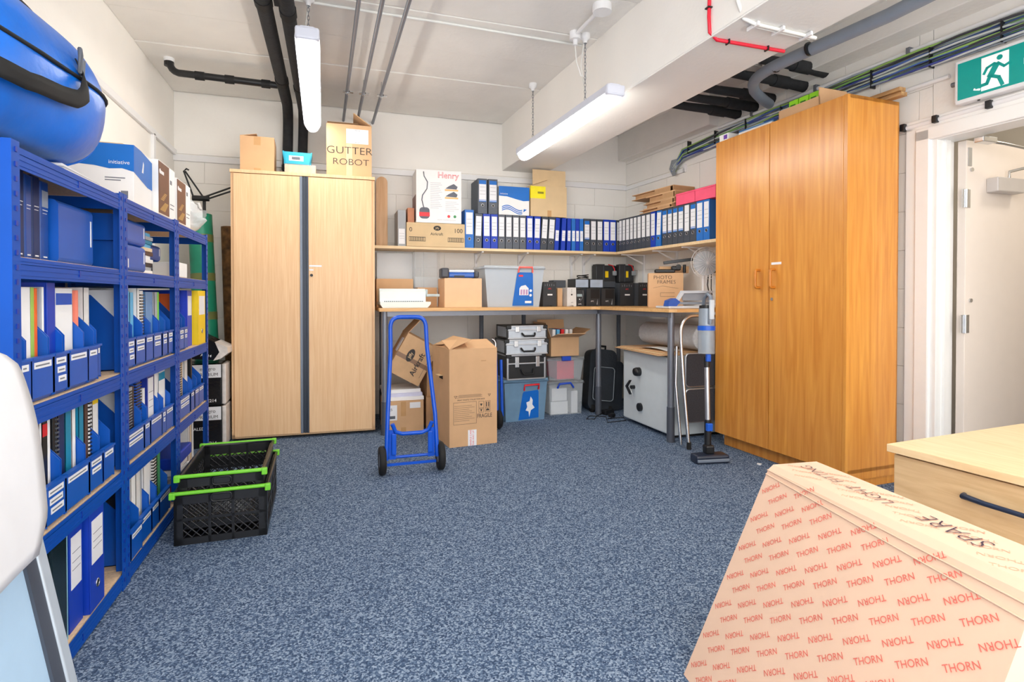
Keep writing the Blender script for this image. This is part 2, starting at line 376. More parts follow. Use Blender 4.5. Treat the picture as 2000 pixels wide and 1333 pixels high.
# ------------------------------------------------------------------ pipes
def bend(p0, c, p1, n=6):
    p0, c, p1 = Vector(p0), Vector(c), Vector(p1)
    return [p0*(1-t)**2 + c*2*t*(1-t) + p1*t*t for t in [i/n for i in range(n+1)]]
def lagged(label, x, y0, z, zend, r, dx):
    t = thing('lagged_pipe', label, 'pipe', (x, 5.1, 0), 0, 'black lagged pipes')
    pts = [(0, y0-5.1, z), (0, -0.9, z), (0, -0.45, z)] + bend((0, -0.22, z), (dx*0.3, 0.0, z), (dx*0.6, 0.03, z-0.2)) + [(dx, 0.03, zend)]
    part('lagging', G().tube(pts, r, 14), M_LAG, t)
    for y in (-2.2, -1.9, -0.75):
        part('joint_band', G().cyl((0, y, z), (0, y+0.07, z), r*1.12, 14), M_RUBBER, t)
    part('torn_flap', G().box(-0.06, -2.05, z-0.02, -0.02, -1.95, z-0.005), M_LAG, t)
    part('joint_band', G().cyl((dx*0.95, 0.03, zend+0.12), (dx*0.93, 0.03, zend+0.16), r*1.1, 14), M_RUBBER, t)
lagged('thick black lagged pipe, left one of the pair over the beech cupboard', -0.345, 1.0, 2.66, 2.05, 0.042, -0.02)
lagged('thick black lagged pipe nearest the hanging light, over the beech cupboard', -0.222, 1.0, 2.62, 2.05, 0.040, -0.025)
t = thing('waste_pipe', 'black plastic waste pipe with elbow crossing the ceiling from the left wall', 'pipe', (-1.09, 4.43, 2.65))
part('pipe', G().tube(bend((0, 0.05, 0.13), (0, 0.03, 0), (0.1, 0.0, 0)) + [(0.4, 0.015, 0), (0.708, 0.03, 0)], 0.024, 12), M_BLACK, t)
for x in (0.17, 0.36, 0.6): part('collar', G().cyl((x, 0.003+x*0.04, 0), (x+0.06, 0.005+x*0.04, 0), 0.03, 12), M_RUBBER, t)
part('elbow_collar', G().cyl((0, 0.05, 0.06), (0, 0.05, 0.1), 0.031, 12), M_BLACK, t)
part('ceiling_socket', G().cyl((0, 0.05, 0.09), (0, 0.05, 0.125), 0.034, 12), M_PVC, t)
for i, (x, nm) in enumerate(((0.13, 'leftmost'), (0.25, 'middle'), (0.385, 'rightmost'))):
    t = thing('steel_conduit', 'straight galvanised conduit under the ceiling, %s of three' % nm, 'conduit', (x, WY, 2.66), 0, 'three steel conduits')
    part('tube', G().cyl((0.03, -3.2, 0), (-0.03, -0.005, 0), 0.0125, 10), M_GREYMETAL, t)
    part('saddle', G().box(-0.045, -0.75, -0.004, 0.03, -0.72, 0.004).cyl((-0.012, -0.75, 0), (-0.012, -0.72, 0), 0.017, 10).cyl((-0.012, -0.735, 0), (-0.012, -0.735, 0.11), 0.004, 6), M_CHROME, t)
    part('coupling', G().cyl((0.012, -2.35, 0), (0.011, -2.27, 0), 0.0165, 10), M_GREYMETAL, t)
# services on the right, between the beam and the wall
M_REDC = mat('red_cable', (232, 36, 62), 0.4, var=0.02)
t = thing('red_cable', 'red fire alarm cable running down the beam face and under it', 'cable', (1.7, 2.21, 2.3))
part('cable', G().tube([(0.005, 0, 0.47), (-0.005, 0, 0.1), (0.0, 0, 0.03), (0.04, 0, 0.0), (0.2, 0.0, 0.0), (0.44, 0.0, 0.0)], 0.0085, 8), M_REDC, t)
for x in (0.1, 0.33): part('cable_tie', G().box(x, -0.014, -0.012, x+0.006, 0.014, 0.012), M_BLACK, t)
part('cable_tie', G().box(-0.018, -0.014, 0.14, 0.01, 0.014, 0.146), M_BLACK, t)
t = thing('white_cable', 'white cable clipped up the beam face and under the beam beside the red one', 'cable', (1.7, 2.03, 2.3))
part('cable', G().tube([(0.005, -0.01, 0.47), (0.0, -0.01, 0.08), (0.03, -0.01, 0.01), (0.1, 0.0, 0.0), (0.3, 0.01, 0.0), (0.47, 0.02, 0.0)], 0.009, 8), M_CABLEW, t)
part('cable', G().tube([(0.1, 0.02, 0.0), (0.3, 0.03, 0.0), (0.45, 0.035, 0.0)], 0.006, 8), M_CABLEW, t)
for x in (0.1, 0.24, 0.4): part('cable_clip', G().box(x, -0.02, -0.012, x+0.012, 0.05, 0.006), M_PVC, t)
M_GREYPIPE = mat('grey_plastic_pipe', (142, 152, 166), 0.5, var=0.04)
t = thing('grey_pipe', 'thick grey flexible pipe curving along the beam into the right wall', 'pipe', (2.52, 2.6, 2.445))
part('pipe', G().tube([(0.1, -2.6, 0.02), (0.05, -0.6, 0.0), (-0.015, -0.1, 0)] + bend((-0.025, 0.05, 0), (-0.03, 0.25, 0), (0.1, 0.36, 0.0)) + bend((0.14, 0.4, 0.0), (0.26, 0.5, 0.01), (0.45, 0.6, 0.01)), 0.034, 14), M_GREYPIPE, t)
for y in (-0.2, 0.04): part('joint_band', G().cyl((-0.018, y, 0), (-0.02, y+0.012, 0), 0.037, 14), M_BLACK, t)
for i, (y, z, x0) in enumerate(((3.62, 2.53, 2.08), (3.45, 2.53, 2.08), (3.29, 2.54, 2.09), (3.02, 2.54, 2.1), (2.86, 2.58, 2.11))):
    t = thing('insulated_pipe', 'black insulated pipe passing from the beam into the right wall, %s from the back' % ORD[i], 'pipe', (x0, y, z), 0, 'black insulated pipes')
    w = wx(y)-x0
    part('lagging', G().tube([(0, -0.05, 0), (w*0.5, -0.01, 0.0), (w*0.75, 0.0, 0.004), (w, 0.02, 0.0)], [0.03, 0.03, 0.034, 0.04], 12), M_LAG, t)
    part('sleeve', G().cyl((w*0.72, 0.0, 0.002), (w*0.86, 0.01, 0.002), 0.041, 12), M_LAG, t)
    part('hanger_rod', G().cyl((w*0.4, -0.018, 0.02), (w*0.4, -0.018, CZ-z), 0.004, 6), M_GREYMETAL, t)
# cables along the right wall
cb = thing('cable_bundle', 'bundle of grey, blue and green data cables tied along the right wall', 'cables', (wx(4.3), 4.3, 2.328), RA)
cols = [(150, 160, 172), (205, 210, 212), (60, 72, 150), (120, 170, 90), (98, 112, 128), (70, 100, 175), (190, 200, 190), (60, 60, 70), (150, 190, 100), (165, 175, 190)]
for i in range(20):
    a = random.uniform(-0.03, 0.03); z = -0.045+0.0055*i
    pts = [(-0.06-random.random()*0.05, -0.03-random.random()*0.02, z*0.5-0.09), (-0.02, -0.04, z*0.6-0.03)]
    for k in range(14):
        pts.append((0.05+k*0.2, -0.03+0.012*math.sin(k*1.3+i*2)+a*0.3, 0.02+z+0.05*min(1, k/5)+0.008*math.sin(k*0.9+i)))
    part('cable', G().tube(pts, 0.0062, 6), mat('cable_%d' % (i % 10), cols[i % 10], 0.5, var=0.03), cb)
for k in range(8): part('cable_tie', G().box(0.12+k*0.33, -0.05, 0.015, 0.126+k*0.33, -0.008, 0.125), M_BLACK, cb)
for i in range(5): part('loose_end', G().tube([(-0.02, -0.04, 0), (-0.09, -0.05, -0.01*i), (-0.12+0.015*i, -0.05, -0.07), (-0.08+0.01*i, -0.045, -0.14)], 0.005, 6), M_CABLEG, cb)
t = thing('surface_conduit', 'white conduit pipe with clips above the cable bundle on the right wall', 'conduit', (wx(3.83), 3.83, 2.474), RA)
part('tube', G().tube([(0.0, -0.02, 0.0), (1.0, -0.02, 0.005), (3.0, -0.02, 0.01)], 0.014, 10), M_PVC, t)
for x in (0.35, 0.9, 1.5, 2.1): part('saddle', G().box(x, -0.04, -0.012, x+0.02, -0.002, 0.03), M_GREYMETAL, t)
solo('surface_conduit', G().tube([(0, -0.014, 0), (0.78, -0.014, 0.0)], 0.012, 10), M_PVC, 'white conduit leading to the exit sign above the oak cupboard', 'conduit', (wx(2.9), 2.9, 2.27), RA)
t = thing('door_conduit', 'white conduit with black clips over the door frame', 'conduit', (wx(2.35), 2.35, 2.068), RA)
part('tube', G().cyl((-0.02, -0.02, -0.02), (1.2, -0.02, 0.0), 0.013, 10), M_PVC, t)
for x in (0.0, 0.17, 0.42): part('clip', G().cham(x-0.012, -0.045, -0.034, x+0.014, -0.004, 0.006, 0.003), M_BLACK, t)
# exit sign
sg = thing('exit_sign', 'green running man emergency exit sign beside the open door', 'sign', (wx(2.07), 2.07, 2.09), RA)
part('case', G().cham(0, -0.065, 0, 0.52, -0.003, 0.225, 0.008), M_PVC, sg)
part('face', G().box(0.018, -0.068, 0.018, 0.502, -0.064, 0.207), mat('sign_green', (0, 148, 140), 0.35, var=0.04, emit=0.12), sg)
M_SIGNW = mat('sign_white', (248, 250, 250), 0.4, var=0.0, emit=0.15)
part('white_doorway', G().box(0.125, -0.0695, 0.03, 0.24, -0.067, 0.195), M_SIGNW, sg)
M_SG = MATS['sign_green']
def strip(g, pts, w, y=-0.0712):
    for (a, b) in zip(pts[:-1], pts[1:]):
        d = (Vector(b)-Vector(a)).normalized(); n = Vector((-d.y, d.x))*w/2
        q = [Vector(a)+n-d*w*0.3, Vector(b)+n+d*w*0.3, Vector(b)-n+d*w*0.3, Vector(a)-n-d*w*0.3]
        g.prism([tuple(p) for p in q], y, y+0.0025, 'y')
    return g
g = G(); strip(g, [(0.19, 0.142), (0.165, 0.095)], 0.027); strip(g, [(0.195, 0.148), (0.222, 0.122), (0.246, 0.132)], 0.012); strip(g, [(0.18, 0.15), (0.15, 0.138), (0.137, 0.112)], 0.012)
strip(g, [(0.17, 0.092), (0.2, 0.076), (0.215, 0.036)], 0.016); strip(g, [(0.162, 0.092), (0.15, 0.06), (0.105, 0.056)], 0.016)
g.prism(arc(0.203, 0.172, 0.0125, 0, 2*math.pi, 14)[:-1], -0.0712, -0.0687, 'y')
part('running_figure', g, M_SG, sg)
part('floor_mark', strip(G(), [(0.095, 0.05), (0.118, 0.042)], 0.01, -0.0705), M_SIGNW, sg)
part('arrow', G().prism([(0.3, 0.1), (0.36, 0.1), (0.36, 0.07), (0.43, 0.115), (0.36, 0.16), (0.36, 0.13), (0.3, 0.13)], -0.0705, -0.068, 'y'), M_SIGNW, sg)
part('gland', G().cyl((-0.03, -0.03, 0.12), (0.0, -0.03, 0.12), 0.013, 10), M_GREYMETAL, sg)
part('screw', G().cyl((0.1, -0.04, -0.004), (0.1, -0.04, 0.002), 0.006, 8), M_BLACK, sg)
# ------------------------------------------------------------------ beech cupboard
cp = thing('tall_cupboard', 'tall pale beech two door cupboard with a dark central grip strip', 'cupboard', (-0.19, 4.74, 0), math.atan(-0.03))
W, D = 1.035, 0.46
part('carcass', G().box(-W/2, -D/2+0.02, 0.02, -W/2+0.022, D/2, 2.0).box(W/2-0.022, -D/2+0.02, 0.02, W/2, D/2, 2.0).box(-W/2, D/2-0.012, 0.02, W/2, D/2, 2.0).box(-W/2, -D/2+0.02, 0.02, W/2, D/2, 0.05), M_BEECH, cp)
part('top_panel', G().cham(-W/2-0.002, -D/2-0.004, 2.0, W/2+0.002, D/2, 2.024, 0.002), M_BEECH, cp)
part('plinth', G().box(-W/2+0.01, -D/2+0.05, 0, W/2-0.01, D/2, 0.02), M_RUBBER, cp)
M_GRIP = mat('dark_grip', (58, 66, 80), 0.4, 0.2, var=0.04)
for x0, x1, s in ((-W/2+0.022, -0.005, 1), (0.012, W/2-0.022, -1)):
    d = part('door', G().cham(x0, -D/2, 0.035, x1 if s < 0 else x1-0.03, -D/2+0.019, 1.996, 0.0015), M_BEECH, cp)
part('edge_strip', G().cham(-0.036, -D/2-0.006, 0.035, -0.018, -D/2+0.019, 1.996, 0.002), mat('grey_grip', (120, 130, 146), 0.4, 0.3, var=0.03), cp)
part('grip_channel', G().box(-0.018, -D/2+0.008, 0.035, 0.012, -D/2+0.02, 1.996).box(-0.004, -D/2-0.004, 0.035, 0.003, -D/2+0.01, 1.996), M_GRIP, cp)
part('edge_strip', G().cham(0.012, -D/2-0.006, 0.035, 0.026, -D/2+0.019, 1.996, 0.002), M_GRIP, cp)
part('lock', G().cyl((0.046, -D/2-0.006, 1.245), (0.046, -D/2, 1.245), 0.011, 14), M_BLACK, cp)
part('label_strip', G().box(0.03, -D/2-0.001, 1.31, 0.12, -D/2, 1.323).box(0.03, -D/2-0.001, 1.28, 0.06, -D/2, 1.292), M_LABEL, cp)
# ------------------------------------------------------------------ oak cupboard
oa = math.atan2(-0.999, 0.036)
oc = thing('tall_cupboard', 'tall varnished oak cupboard with two wooden pull handles beside the door', 'cupboard', (2.664, 3.385, 0), oa)
OW, OD, OH = 1.05, 0.405, 2.2
part('carcass', G().box(0, 0.02, 0.09, 0.02, OD, OH).box(OW-0.022, 0.001, 0.05, OW, OD, OH).box(0, OD-0.01, 0.05, OW, OD, OH).box(0, 0.02, OH-0.02, OW, OD, OH).box(0, 0.02, 0.09, OW, OD, 0.11), M_OAK, oc)
part('plinth', G().box(0.03, 0.06, 0, OW-0.01, OD, 0.09), M_OAK, oc)
for x0, x1 in ((0.0, 0.4975), (0.5025, OW-0.024)):
    part('door', G().cham(x0, 0, 0.09, x1, 0.019, OH-0.002, 0.0015), M_OAK, oc)
M_OAKH = mat('oak_handle', (206, 128, 44), 0.35, var=0.08, scale=30)
for x in (0.42, 0.545):
    part('handle', G().tube([(x, 0.0, 1.14)] + bend((x, -0.02, 1.14), (x, -0.036, 1.14), (x, -0.036, 1.16)) + bend((x, -0.036, 1.235), (x, -0.036, 1.255), (x, -0.02, 1.255)) + [(x, 0, 1.255)], 0.0095, 10), M_OAKH, oc)
part('lock', G().cyl((0.527, -0.004, 1.065), (0.527, 0, 1.065), 0.01, 14), M_CHROME, oc)
part('label_strip', G().box(0.52, -0.001, 1.285, 0.6, 0, 1.3), M_LABEL, oc)
# things on the oak cupboard
g = solo('cardboard_tray', G().box(0, 0, 0, 0.3, 0.22, 0.006).box(0, 0, 0, 0.3, 0.006, 0.06).box(0, 0.214, 0, 0.3, 0.22, 0.06).box(0, 0, 0, 0.006, 0.22, 0.06).box(0.294, 0, 0, 0.3, 0.22, 0.11), M_CARD, 'shallow cardboard tray of green packs on the oak cupboard', 'tray', (2.71, 2.84, 2.2), oa)
for i in range(6):
    x, y, z = (i % 3)*0.075, 0.03+(i//3)*0.0, (i//3)*0.05
    t = thing('green_pack', 'lime green pack in the tray on the oak cupboard, %s' % ('lower row, %s from the back' % ORD[i] if i < 3 else 'upper row, %s from the back' % ORD[i-3]), 'pack', Matrix.Translation((2.71, 2.84, 2.207)) @ Matrix.Rotation(oa, 4, 'Z') @ Vector((0.02+x+(0.04 if i > 2 else 0), 0.02, z)), oa, 'green packs')
    part('pack', G().cham(0, 0, 0, 0.068, 0.12, 0.047, 0.003), mat('lime_pack', (150, 222, 30), 0.4, var=0.03), t)
    part('print', G().box(0.012, -0.001, 0.012, 0.05, 0, 0.02), mat('dark_green_print', (40, 110, 20), 0.5), t)
for i in range(3):
    solo('magazine', G().cham(0, 0, 0, 0.29, 0.2, 0.012, 0.002), (M_PAPER, M_PAPER2, mat('blue_cover', (60, 120, 180), 0.4))[i], 'magazine in the flat pile on the oak cupboard, %s' % ('bottom one', 'middle one', 'top one')[i], 'magazine', (2.7+0.004*i, 3.2, 2.2+0.0125*i), oa+0.03*i, 'magazines on the oak cupboard')
t = thing('small_carton', 'small white and purple carton on the back end of the oak cupboard', 'box', (2.68, 3.37, 2.2), oa)
part('body', G().cham(0, 0, 0, 0.09, 0.12, 0.05, 0.002), M_PAPER, t)
part('print', G().box(0.045, -0.001, 0.01, 0.08, 0, 0.04), mat('purple_print', (110, 60, 170), 0.5), t)
for i in range(2):
    solo('timber_offcut', G().cham(0, 0, 0, 0.42, 0.05, 0.022, 0.002), wood('offcut_wood', (200, 160, 110), (150, 105, 60), (4, 30, 30)), 'timber offcut on the oak cupboard beside the wall, %s' % ('lower', 'upper')[i], 'wood', (2.97, 2.68, 2.2+0.023*i), oa+0.05-0.04*i, 'timber offcuts')
# ------------------------------------------------------------------ L shaped bench
p_ = Vector((math.cos(RA+math.pi/2), math.sin(RA+math.pi/2), 0))      # along the back run
BZ = 0.99
bx0, by0 = 0.345, 4.36
bench = thing('work_bench', 'raised L shaped bench with wood effect top and grey tubular legs', 'bench', (bx0, by0, 0), RA+math.pi/2)
Lb = 1.93; Dw = 0.62                      # back run length to the inner corner, wing depth
back = lambda x: (WY - 0.03 - (by0 + 0.0734*x)) * 0.997
WE = 1.05                                  # wing reaches this far towards the viewer
top = [(0, 0), (Lb-0.06, 0), (Lb-0.02, -0.012), (Lb, -0.05), (Lb, -WE+0.04), (Lb+0.04, -WE), (Lb+0.6, -WE), (Lb+0.6, back(Lb+0.6)), (0.066, back(0))]
part('bench_top', G().prism(top, BZ-0.025, BZ, 'z'), M_BENCH, bench)
part('frame_rail', G().box(0.03, 0.03, BZ-0.065, Lb+0.02, 0.06, BZ-0.026), M_GREYMETAL, bench)
part('frame_rail', G().box(Lb+0.03, -WE+0.06, BZ-0.065, Lb+0.06, 0.05, BZ-0.026), M_GREYMETAL, bench)
for x, y in ((0.045, 0.045), (1.0, 0.5), (Lb+0.05, 0.06), (Lb+0.05, -WE+0.08), (0.11, 0.6), (1.45, 0.56), (Lb+0.5, 0.42)):
    front = (x, y) in ((0.045, 0.045), (Lb+0.05, 0.06), (Lb+0.05, -WE+0.08))
    lg = part('leg', G().cyl((x, y, 0.0), (x, y, BZ-0.026), 0.025 if front else 0.02, 16), M_GREYMETAL if front else M_GREY, bench)
    part('leg_extension', G().cyl((x, y, 0.0), (x, y, 0.26), 0.029 if front else 0.023, 16), mat('dark_grey_tube', (92, 96, 106), 0.4, 0.4), lg)
# ------------------------------------------------------------------ wall shelf
SZ = 1.525
sh = thing('corner_shelf', 'long wood effect wall shelf turning the corner above the bench', 'shelf', (0.34, WY, SZ-0.025))
xr = 2.957-0.34
part('board', G().cham(0, -0.295, 0, xr, -0.003, 0.025, 0.002), M_MAPLE, sh)
MR = Matrix.Translation((-0.34, -WY, 0)) @ RWM(WY-0.28)
part('board', G().cham(0, -0.295, 0, 1.48, -0.003, 0.025, 0.002, MR), M_MAPLE, sh)
for x in (0.98, 1.42, 1.98, 2.12):
    b = part('bracket', G().box(x-0.012, -0.02, -0.45, x+0.012, -0.003, 0).box(x-0.01, -0.27, -0.012, x+0.01, -0.01, 0).prism([(-0.02, -0.1), (-0.02, -0.08), (-0.2, -0.012), (-0.22, -0.012)], x-0.003, x+0.003, 'x'), M_PVC, sh)
for u in (0.05, 0.55, 0.95):
    part('bracket', G().box(u-0.012, -0.02, -0.45, u+0.012, -0.003, 0, MR).box(u-0.01, -0.27, -0.012, u+0.01, -0.01, 0, MR).prism([(-0.02, -0.1), (-0.02, -0.08), (-0.2, -0.012), (-0.22, -0.012)], u-0.003, u+0.003, 'x', MR), M_PVC, sh)
# ------------------------------------------------------------------ blue boltless shelving
TIERS = (1.452, 1.18, 0.80, 0.44, 0.062)
SX, SD = -0.735, 0.45
def shelving(y0, y1, label):
    t = thing('shelving_unit', label, 'shelving', (SX, (y0+y1)/2, 0), math.pi/2, 'blue shelving bays')
    h = (y1-y0)/2
    for sx in (-1, 1):
        for yy, fr in ((0, 1), (SD, 0)):
            xa, xb = (-h, -h+0.038) if sx < 0 else (h-0.038, h)
            g = G().box(xa, yy-0.002 if fr else yy-0.03, 0, xb, yy if fr else yy-0.028, 1.462)
            xc = xa if sx < 0 else xb-0.002
            g.box(xc, min(yy, yy+(0.03 if fr else -0.03)), 0, xc+0.002, max(yy, yy+(0.03 if fr else -0.03)), 1.462)
            po = part('post', g, M_STEELBLUE, t)
            if fr:
                k = G()
                for i in range(40):
                    z = 0.03+i*0.036
                    k.box(xa+0.014, yy-0.0045, z, xa+0.024, yy-0.0015, z+0.012)
                part('keyhole_slots', k, M_STEELDARK, po)
    for z in TIERS:
        bo = part('shelf_board', G().box(-h+0.004, 0.006, z-0.009, h-0.004, SD-0.006, z), M_MDF, t)
        for yy, s in ((0.0, 1), (SD, -1)):
            g = G().box(-h+0.036, yy, z-0.055, h-0.036, yy+s*0.003, z-0.002).box(-h+0.036, yy, z-0.02, h-0.036, yy+s*0.022, z-0.012)
            for q in range(3): g.box(-h+0.036, yy-s*0.0015, z-0.047+q*0.014, h-0.036, yy+s*0.002, z-0.041+q*0.014)
            be = part('beam', g, M_STEELBLUE, t)
            if s > 0: part('rivet_slot', G().box(-0.002, -0.003, z-0.04, 0.002, 0.0, z-0.02), M_STEELDARK, be)
        for sx in (-1, 1):
            part('end_beam', G().box(sx*h-0.003*(sx > 0), 0.03, z-0.05, sx*h+0.003*(sx < 0), SD-0.03, z-0.01), M_STEELBLUE, t)
BAYS = ((1.64, 2.39), (2.395, 3.125), (3.13, 3.84))
for (a, b), w in zip(BAYS, ('nearest', 'middle', 'farthest')):
    shelving(a, b, 'blue boltless steel shelving bay full of files, %s bay' % w)
# ------------------------------------------------------------------ things on the blue shelving
SHM = lambda y, z, dep=0.0: ((SX-0.004-dep, y, z), math.pi/2)       # origin of a thing on the shelving, front towards the room
COLS = {'white': M_PAPER, 'off': M_PAPER2, 'cream': mat('cream_card', (232, 206, 170), 0.7), 'lime': mat('lime_card', (164, 200, 92), 0.6), 'orange': mat('orange_card', (240, 104, 36), 0.6),
        'navy': M_NAVY, 'black': M_BLACK, 'sky': mat('sky_card', (96, 186, 236), 0.5), 'blue': mat('blue_card', (20, 84, 196), 0.5), 'teal': mat('teal_card', (22, 140, 178), 0.5),
        'brown': mat('brown_card', (92, 66, 56), 0.6), 'red': mat('red_card', (222, 34, 44), 0.5), 'green': mat('green_card', (70, 150, 96), 0.6), 'ltgreen': mat('bright_green_card', (130, 220, 70), 0.5),
        'salmon': mat('salmon_card', (250, 140, 116), 0.6), 'grey': mat('grey_card', (172, 176, 184), 0.6), 'steel': mat('steel_blue_card', (98, 150, 205), 0.4), 'yellow': M_YELLOW}
CN = {'white': 'white', 'off': 'off-white', 'cream': 'cream', 'lime': 'lime', 'orange': 'orange', 'navy': 'navy', 'black': 'black', 'sky': 'sky blue', 'blue': 'blue', 'teal': 'teal', 'brown': 'dark brown',
      'red': 'red', 'green': 'green', 'ltgreen': 'bright green', 'salmon': 'salmon pink', 'grey': 'grey', 'steel': 'steel blue', 'yellow': 'yellow'}
def magfile_meshes(w):
    t = 0.0025; D = 0.25; g = G()
    side = [(0, 0), (0, 0.165), (0.012, 0.18), (0.105, 0.285), (0.125, 0.29), (D, 0.29), (D, 0)]
    for x in (0, w-t): g.prism(side, x, x+t, 'x')
    g.box(0, 0, 0, w, D, t).box(0, D-t, 0, w, D, 0.29)
    front = [(0.0, 0.0), (-0.012, 0.012), (-0.012, 0.115), (-0.008, 0.115), (-0.008, 0.014), (0.003, 0.003)]
    g.prism(front, 0, w, 'x'); g.prism([(-0.016, 0.112), (-0.016, 0.119), (0.0, 0.119), (0.0, 0.112)], -0.001, w+0.001, 'x')
    for x in (0, w-t): g.box(x, -0.012, 0.006, x+t, 0.002, 0.115)
    return g
MF = {}
def magfile(y0, y1, z, label, dep, nlab):
    w = round(max(0.04, y1-y0), 3)
    loc, rz = SHM(y0, z, dep+0.014)
    t = thing('magazine_file', label, 'magazine file', loc, rz, 'blue magazine files')
    if w not in MF: MF[w] = magfile_meshes(w).mesh('tray', M_FILEBLUE)
    link('tray', MF[w], t)
    for i in range(nlab):
        lx = 0.012+0.006*((i*7) % 3); zz = 0.088-i*0.026
        lb = part('label', G().box(lx, -0.0132, zz, w-0.012-0.005*(i % 2), -0.0122, zz+0.017), M_LABEL, t)
        part('print', G().box(lx+0.006, -0.0136, zz+0.006, w-0.024, -0.0131, zz+0.010), mat('grey_print', (120, 124, 134), 0.6), lb)
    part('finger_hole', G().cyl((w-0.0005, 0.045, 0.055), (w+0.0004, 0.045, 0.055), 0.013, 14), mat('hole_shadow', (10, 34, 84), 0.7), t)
    return t
def doc(y0, y1, z, col, h, label, dep, kind='document', lean=0.0, spiral=False, tops=None, depth=0.21):
    w = max(0.004, y1-y0)
    loc, rz = SHM(y0, z, dep)
    t = thing(kind, label, 'document' if kind in ('document', 'spiral_bound_report') else kind.replace('_', ' '), loc, rz)
    t.rotation_euler = (0, lean, rz)
    if w > 0.022 and not spiral:          # thick ones: two covers and a paper block
        part('cover', G().box(0, 0, 0, w, 0.0015, h).box(0, 0, 0, 0.0015, depth, h).box(w-0.0015, 0, 0, w, depth, h), COLS[col], t)
        part('pages', G().box(0.002, 0.003, 0.003, w-0.002, depth-0.004, h-0.006), M_PAPER2, t)
    else:
        part('cover', G().cham(0, 0, 0, w, depth, h, min(0.0012, w*0.3)), COLS[col], t)
    if spiral:
        g = G()
        for i in range(22): g.box(-0.002, -0.004, 0.012+i*(h-0.02)/22, w+0.002, 0.008, 0.017+i*(h-0.02)/22)
        part('comb', g, M_BLACK if col != 'black' else M_GREY, t)
    if tops: part('header', G().box(w*0.05, -0.001, h-0.05, w*0.95, 0.0, h-0.015), COLS[tops], t)
    return t
def lever(loc, rz, w, h, cover, label, group, plain=None, wave=False, lean=0.0, depth=0.285, ring=True, lab=(0.42, 0.93), lines=True, cat='lever arch file', spine_label=True, name='lever_arch_file'):
    t = thing(name, label, cat, loc, rz, group); t.rotation_euler = (0, lean, rz)
    part('cover', G().cham(0, 0, 0, w, 0.004, h, 0.0012).box(0, 0.002, 0, 0.003, depth, h).box(w-0.003, 0.002, 0, w, depth, h), cover, t)
    part('papers', G().box(0.005, 0.03, 0.008, w-0.005, depth-0.01, h-0.03), M_PAPER2, t)
    if spine_label:
        a, b = lab
        lb = part('spine_label', G().box(w*0.12, -0.0012, h*a, w*0.88, 0.0, h*b), M_LABEL, t)
        g = G()
        if wave:
            part('blue_band', G().box(w*0.12, -0.0018, h*(b-0.11), w*0.88, -0.001, h*b), M_PRINTBLUE, lb)
            part('wave_print', G().box(w*0.12, -0.0018, h*a, w*0.88, -0.001, h*(a+0.025)).box(w*0.12, -0.0018, h*(a+0.04), w*0.88, -0.001, h*(a+0.055)), M_PRINTBLUE, lb)
        if lines:
            for q in (0.35, 0.5, 0.68): g.box(w*0.2, -0.0016, h*(a+(b-a)*q), w*0.8, -0.0011, h*(a+(b-a)*q)+0.002)
            part('print', g, MATS.get('grey_print') or mat('grey_print', (120, 124, 134), 0.6), lb)
    if ring:
        rg = part('finger_ring', G().tube([(w/2+0.0125*math.cos(q*math.pi/7), -0.001, h*0.24+0.0125*math.sin(q*math.pi/7)) for q in range(14)], 0.0022, 5, closed=True), M_CHROME, t)
        part('finger_hole', G().cyl((w/2, -0.0016, h*0.24), (w/2, 0.0, h*0.24), 0.0105, 14), M_BLACK, rg)
    return t
def yu(u, x=SX):      # where the photograph's column u meets the front plane of the shelving
    a = math.atan((u-1000)/FPX)+YAW
    return x/math.tan(a)
ROWN = {0: 'upper shelf', 1: 'second shelf', 2: 'third shelf', 3: 'bottom shelf'}
BAYN = ('near', 'middle', 'far')
def fill(bay, row, files, docs):
    z = TIERS[row+1]; b0, b1 = BAYS[bay]; spans = []; prev = b0
    for i, f in enumerate(files):
        y0, y1 = max(yu(f[0]), b0+0.042), min(yu(f[1]), b1-0.042)
        y1 = max(y1, y0+0.05)
        spans.append((y0, y1-0.004))
        magfile(y0, y1-0.004, z+0.0015, 'blue magazine file, %s bay, %s, %s from the near post' % (BAYN[bay], ROWN[row], ORD[i]), f[3] if len(f) > 3 else 0.0, f[2])
    for i, d in enumerate(docs):
        y0, y1 = max(yu(d[0]), b0+0.045), min(yu(d[1]), b1-0.044)
        opt = d[4] if len(d) > 4 else {}
        c = (y0+y1)/2
        for a_, b_ in spans:              # a document stands inside its magazine file
            if a_-0.003 <= c <= b_+0.004: y0, y1 = max(y0, a_+0.004), min(y1, b_-0.003)
            elif b_ < c: y0 = max(y0, b_+0.003)
            else: y1 = min(y1, a_-0.002)
        y0 = max(y0, prev+0.0006)
        if y1-y0 < 0.0045: continue
        prev = y1
        kind = 'spiral_bound_report' if opt.get('spiral') else 'document'
        nm = {'document': 'folder of papers', 'spiral_bound_report': 'comb bound report'}[kind]
        doc(y0, y1-0.002, z+0.0055, d[2], d[3], '%s %s, %s bay, %s, %s item from the near post' % (CN[d[2]], nm, BAYN[bay], ROWN[row], ORD[i]), opt.get('dep', 0.035), kind, 0, opt.get('spiral', False), opt.get('tops'))
